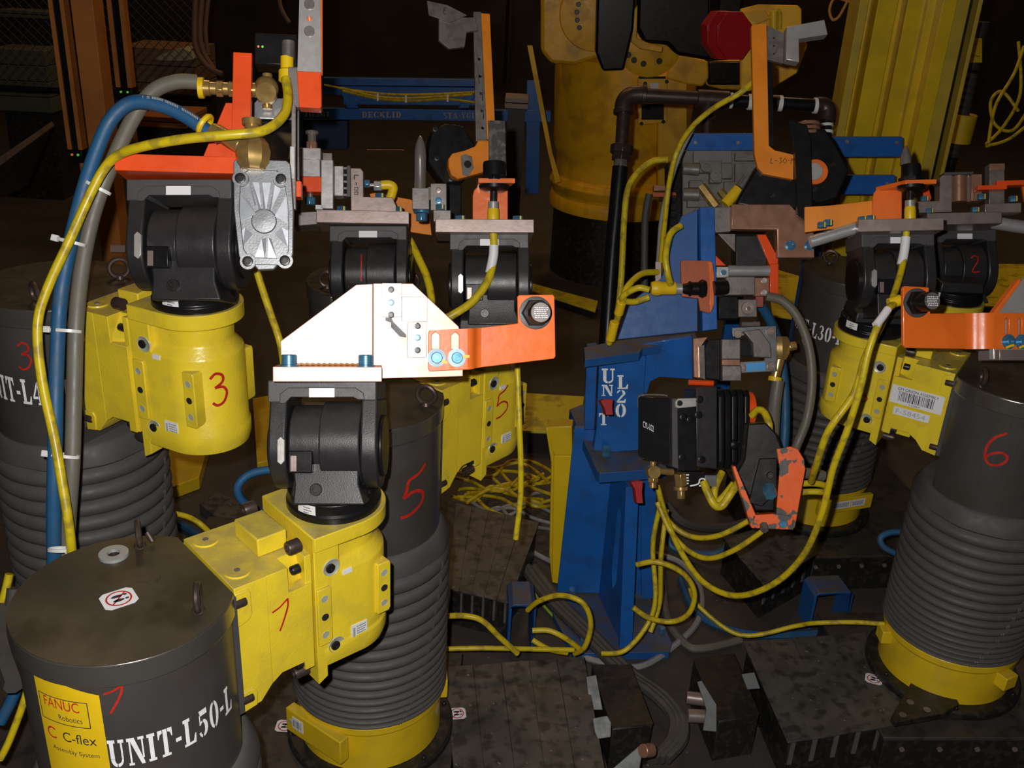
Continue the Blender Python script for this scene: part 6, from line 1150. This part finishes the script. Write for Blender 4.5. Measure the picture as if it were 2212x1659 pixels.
# heap of spare cable behind robot 5
q = random.Random(11)
for j in range(16):
    x0, y0 = 975 + q.uniform(0, 40), 1010 + j * 7; pts = [(x0 + i * 38 + q.uniform(-8, 8), y0 + q.uniform(-14, 14) + (18 * math.sin(i * 1.2 + j)), q.uniform(0, .06)) for i in range(6)]
    m_ = YCAB if j < 12 else LCAB
    fcable(('yellow' if j < 12 else 'light grey') + ' cable strand in the heap behind the red 5 robot', pts, .007, m_, 'heaped_cable', z=-.08, group='yellow strands of the cable heap' if j < 12 else 'grey strands of the cable heap')
# dim cables at the far right
for j, p in enumerate(([(2212, 100), (2190, 160), (2150, 230), (2135, 310)], [(2200, 90), (2204, 200), (2170, 270), (2130, 312)], [(2230, 220), (2190, 280), (2150, 270), (2140, 220), (2165, 198), (2200, 240)], [(2105, 0), (2095, 60), (2080, 160)], [(2230, 260), (2180, 300), (2130, 316)])):
    o = MB().tube([W(x, y, 4.9 + .05 * j) for x, y in p], .008, 8).obj('dim_cable', YCAB); tag(o, ['outermost dull yellow cable at the far right edge', 'dull yellow cable inside the right edge cable', 'looped dull yellow cable of the right background tangle', 'short dull cable hanging beside the far yellow post', 'low sloping dull yellow cable of the right background tangle'][j], 'cable', 'dim yellow cables at far right')
# ---------------------------------------------------------------- floor furniture
def vbox(lab, name, cat, x0, y0, x1, y1, z0, z1, dep, m_, yaw=0, bev=.003, thick=None):
    a = WZ(x0, y0, z0); b = WZ(x1, y1, z0); e = (b - a); e.z = 0; L = e.length; e.normalize(); nn = Vector((-e.y, e.x, 0)); nn = nn if nn.y > 0 else -nn
    m = lambda u, v, w: a + e * u + nn * w + Vector((0, 0, v)); o = MB().box(m, 0, L, 0, z1 - z0, 0, dep).obj(name, m_, bevel=bev); return tag(o, lab, cat), m, L
def bridge(lab, x0, y0, x1, y1, h, dep, m_=BLU):
    a = WZ(x0, y0, FZ); b = WZ(x1, y1, FZ); e = b - a; e.z = 0; L = e.length; e.normalize(); nn = Vector((-e.y, e.x, 0)); nn = nn if nn.y > 0 else -nn
    m = lambda u, v, w: a + e * u + nn * w + Vector((0, 0, v))
    o = MB().prism(m, [(0, 0), (.01, 0), (.01, h - .01), (L - .01, h - .01), (L - .01, 0), (L, 0), (L, h - .015), (L - .015, h), (.015, h), (0, h - .015)], 0, dep).obj('blue_floor_bracket', m_, bevel=.002); return tag(o, lab, 'bracket')
bridge('bent blue floor bracket left of the stand, over yellow cables', 1094, 1412, 1152, 1412, .2, .13, BLUD); bridge('bent blue floor bracket right of the stand on the hoses', 1745, 1362, 1828, 1358, .16, .1, BLUD)
# yellow guard post in front of the stand's left
a = WZ(1200, 1262, FZ); G = VP(0, 0, 3.4, 8, o=a)
YP = thing('yellow_guard', 'short yellow guard upright left of the blue stand', 'guard', a)
pr(G, 'front_face', YCON, YP, [(1196, 985), (1234, 985), (1213, 1264), (1192, 1258)], 0, 8, 2); pr(G, 'side_face', YEL2, YP, [(1178, 925), (1186, 930), (1196, 985), (1192, 1258), (1186, 1200), (1190, 1000)], 2, 50, 2); pr(G, 'top_face', YEL2, YP, [(1178, 925), (1235, 922), (1236, 985), (1196, 985)], 4, 40, 2)
# tread plates
def tread(lab, pts, z):
    P = [WZ(x, y, z) for x, y in pts]; c = sum(P, Vector()) / 4; t_ = thing('tread_plate', lab, 'tread plate', (c.x, c.y, z - .02))
    MB().loft([[p - Vector((0, 0, .012)) for p in P], P]).obj('plate', TREAD, t_, bevel=.002); mb = MB(); e = (P[1] - P[0]); f_ = (P[3] - P[0]); nx = max(3, int(e.length / .05)); ny = max(2, int(f_.length / .05))
    for i in range(nx):
        for j in range(ny):
            p = P[0] + e * ((i + .5) / nx) + f_ * ((j + .5) / ny); dr_ = Vector((.7, .7 * (1 if (i + j) % 2 else -1), 0)) * .014; w_ = Vector((-dr_.y, dr_.x, 0)) * .22
            mb.add([p - dr_, p + w_ + Vector((0, 0, .002)), p + dr_, p - w_ + Vector((0, 0, .002))], [(0, 1, 2, 3)])
    o = mb.obj('raised_lozenges', TREAD, t_, smooth=0, recalc=False); o['kind'] = 'stuff'
tread('yellow tread plate step left of the blue stand', [(1125, 848), (1262, 856), (1252, 935), (1122, 930)], -.05)
tread('low yellow tread plate far behind the pipe', [(1150, 612), (1292, 650), (1286, 672), (1150, 628)], -.1)
tread('yellow tread plate in the right background behind the wrist', [(2110, 570), (2230, 570), (2230, 665), (2120, 660)], -.1)
tread('yellow tread plate strip behind the L30 drum', [(1655, 575), (1740, 600), (1730, 690), (1668, 680)], .1)
for nm, pts, z in (('yellow floor plinth behind the left bellows', [(350, 960), (455, 940), (430, 1030), (370, 1052)], -.1), ('dim yellow plinth left of the nearest gusset', [(545, 860), (600, 850), (600, 990), (555, 1000)], -.1), ('grey floor plate behind the left bellows', [(430, 1090), (470, 1060), (590, 1120), (560, 1180)], -.12)):
    P = [WZ(x, y, z) for x, y in pts]; o = MB().loft([[Vector((p.x, p.y, FZ)) for p in P], P]).obj('floor_plinth', YEL2 if 'yellow' in nm else PLATM, bevel=.004); tag(o, nm, 'plinth')
# connector boxes between the front cover plates
def jbox(lab, pts, z, plugs):
    P = [WZ(x, y, z) for x, y in pts]; c = sum(P, Vector()) / len(P); t_ = thing('connector_box', lab, 'connector box', (c.x, c.y, FZ))
    MB().loft([[Vector((p.x, p.y, FZ)) for p in P], P]).obj('housing', BOXM, t_, bevel=.004); k = MB().loft([[p + Vector((0, 0, .001)) for p in P], [p + (p - c) * .03 + Vector((0, 0, .006)) for p in P]]).obj('lid', BOXM, t_, bevel=.002)
    for x0, y0, x1, y1, z_ in plugs: MB().cyl(WZ(x0, y0, z_), WZ(x1, y1, z_), .02, n=18).obj('cable_gland', STEEL, t_, bevel=.002)
    return t_
jbox('left black connector box beside the front cover plate', [(1278, 1440), (1362, 1440), (1410, 1566), (1322, 1576)], -.01, ())
jb = jbox('right black connector box with two round cable glands', [(1497, 1428), (1585, 1416), (1640, 1545), (1552, 1560)], -.01, ((1482, 1506, 1530, 1512, -.05), (1485, 1546, 1535, 1548, -.06)))
for lab, pts, d in (('tall galvanised bracket plate on the right connector box', [(1506, 1473), (1516, 1470), (1545, 1520), (1541, 1575), (1512, 1572), (1522, 1530)], 2.9), ('galvanised clip plate between left cover plate and box', [(1266, 1462), (1288, 1458), (1300, 1530), (1272, 1530)], 2.95), ('galvanised corner clip at the front of the left box', [(1280, 1552), (1312, 1546), (1320, 1560), (1318, 1590), (1290, 1594), (1284, 1580)], 2.75), ('small galvanised clip at the corner of the right cover plate', [(1602, 1456), (1630, 1452), (1640, 1486), (1612, 1488)], 2.95), ('grey triangular plate at the bottom edge', [(1318, 1665), (1386, 1612), (1392, 1614), (1380, 1670)], 2.6)):
    G = Fr(pts[0][0], pts[0][1], d, pitch=-20); o = pr(G, 'clip_plate', GALV, None, pts, 0, 6, 1); tag(o, lab, 'plate')
o = MB().cyl(W(1388, 1622, 2.6), W(1408, 1620, 2.62), .018, n=18).obj('cable_gland', COPP, bevel=.002); tag(o, 'copper-coloured gland on the triangular plate at the bottom edge', 'gland')
# black gusset plate bolted to the right base
P = [(1925, 1548), (1975, 1462), (1992, 1458), (2058, 1490), (2072, 1520), (2040, 1542), (1935, 1560)]
G = HP(.045, 2.9); bg = pr(G, 'anchor_gusset', BOXM, None, P, 0, 14, 1.5); tag(bg, 'black triangular gusset plate with three holes at the right robot base', 'gusset')
for x, y in ((1950, 1545), (2002, 1534), (1966, 1518)): lth(G, 'hole_ring', STELD, bg, (x, y, -1), '-d', [(0, 0), (8, 0), (8, 1), (0, 1)], 14)
# lugs on the yellow bases
def lug(root, x, y, ang, z, w_=.05, out=.05, h=.05, lab=()):
    t = rad(ang); d_ = Vector((math.cos(t), math.sin(t), 0)); l_ = Vector((-math.sin(t), math.cos(t), 0)); c = Vector((x, y, z)) + d_ * .185
    m = lambda a, b, q: c + d_ * a + l_ * b + Vector((0, 0, q)); o = MB().box(m, 0, out, -w_ / 2, w_ / 2, 0, h).obj('base_lug', YEL2, root, bevel=.003)
    if lab:
        for u0, u1 in lab:
            MB().box(m, out, out + .0008, u0, u1, h * .3, h * .8).obj('label', PAPER, o, smooth=0); mb = MB(); k = u0 + .004
            while k < u1 - .006: MB; mb.flat(lambda a, b: m(out + .0012, a, b), rc(k, h * .38, k + .002, h * .7)); k += .005
            mb.obj('print', PRINT, o, smooth=0, recalc=False)
    lth_ = MB().cyl(m(out, -w_ * .42, h * .5), m(out + .001, -w_ * .42, h * .5), .007, n=12).obj('bore', HOLEL, o) if w_ > .1 else None
    return o
lug(R5, -.344, 2.139, -125, .085, .2, .03, .075, ((-.075, -.035),)); lug(R5, -.344, 2.139, 8, .11, .05, .025, .06); lug(R6, 1.387, 2.509, 182, .11, .05, .035, .045); lug(R6, 1.387, 2.509, -62, .10, .05, .04, .045); lug(R2, 1.215, 3.466, -70, .1, .24, .02, .06, ((-.06, .02), (.025, .085)))

o = MB().tube([W(x, y, 5.0) for x, y in ((1862, -10), (1840, 4), (1805, -4), (1792, 20), (1798, 42), (1812, 36), (1830, 4))], .007, 8).obj('orange_cable', mat('dull_orange_cable', (.5, .24, .06), .6)); tag(o, 'dull orange cable loop at the top, left of the yellow posts', 'cable')
o = MB().box(wm, W(1822, 150, 5.4).x, W(1840, 150, 5.4).x, W(1822, 150, 5.4).y, W(1822, 150, 5.4).y + .06, FZ, 4.2).obj('blue_post', BLU, bevel=.003); tag(o, 'slim dark blue post left of the yellow posts', 'post')
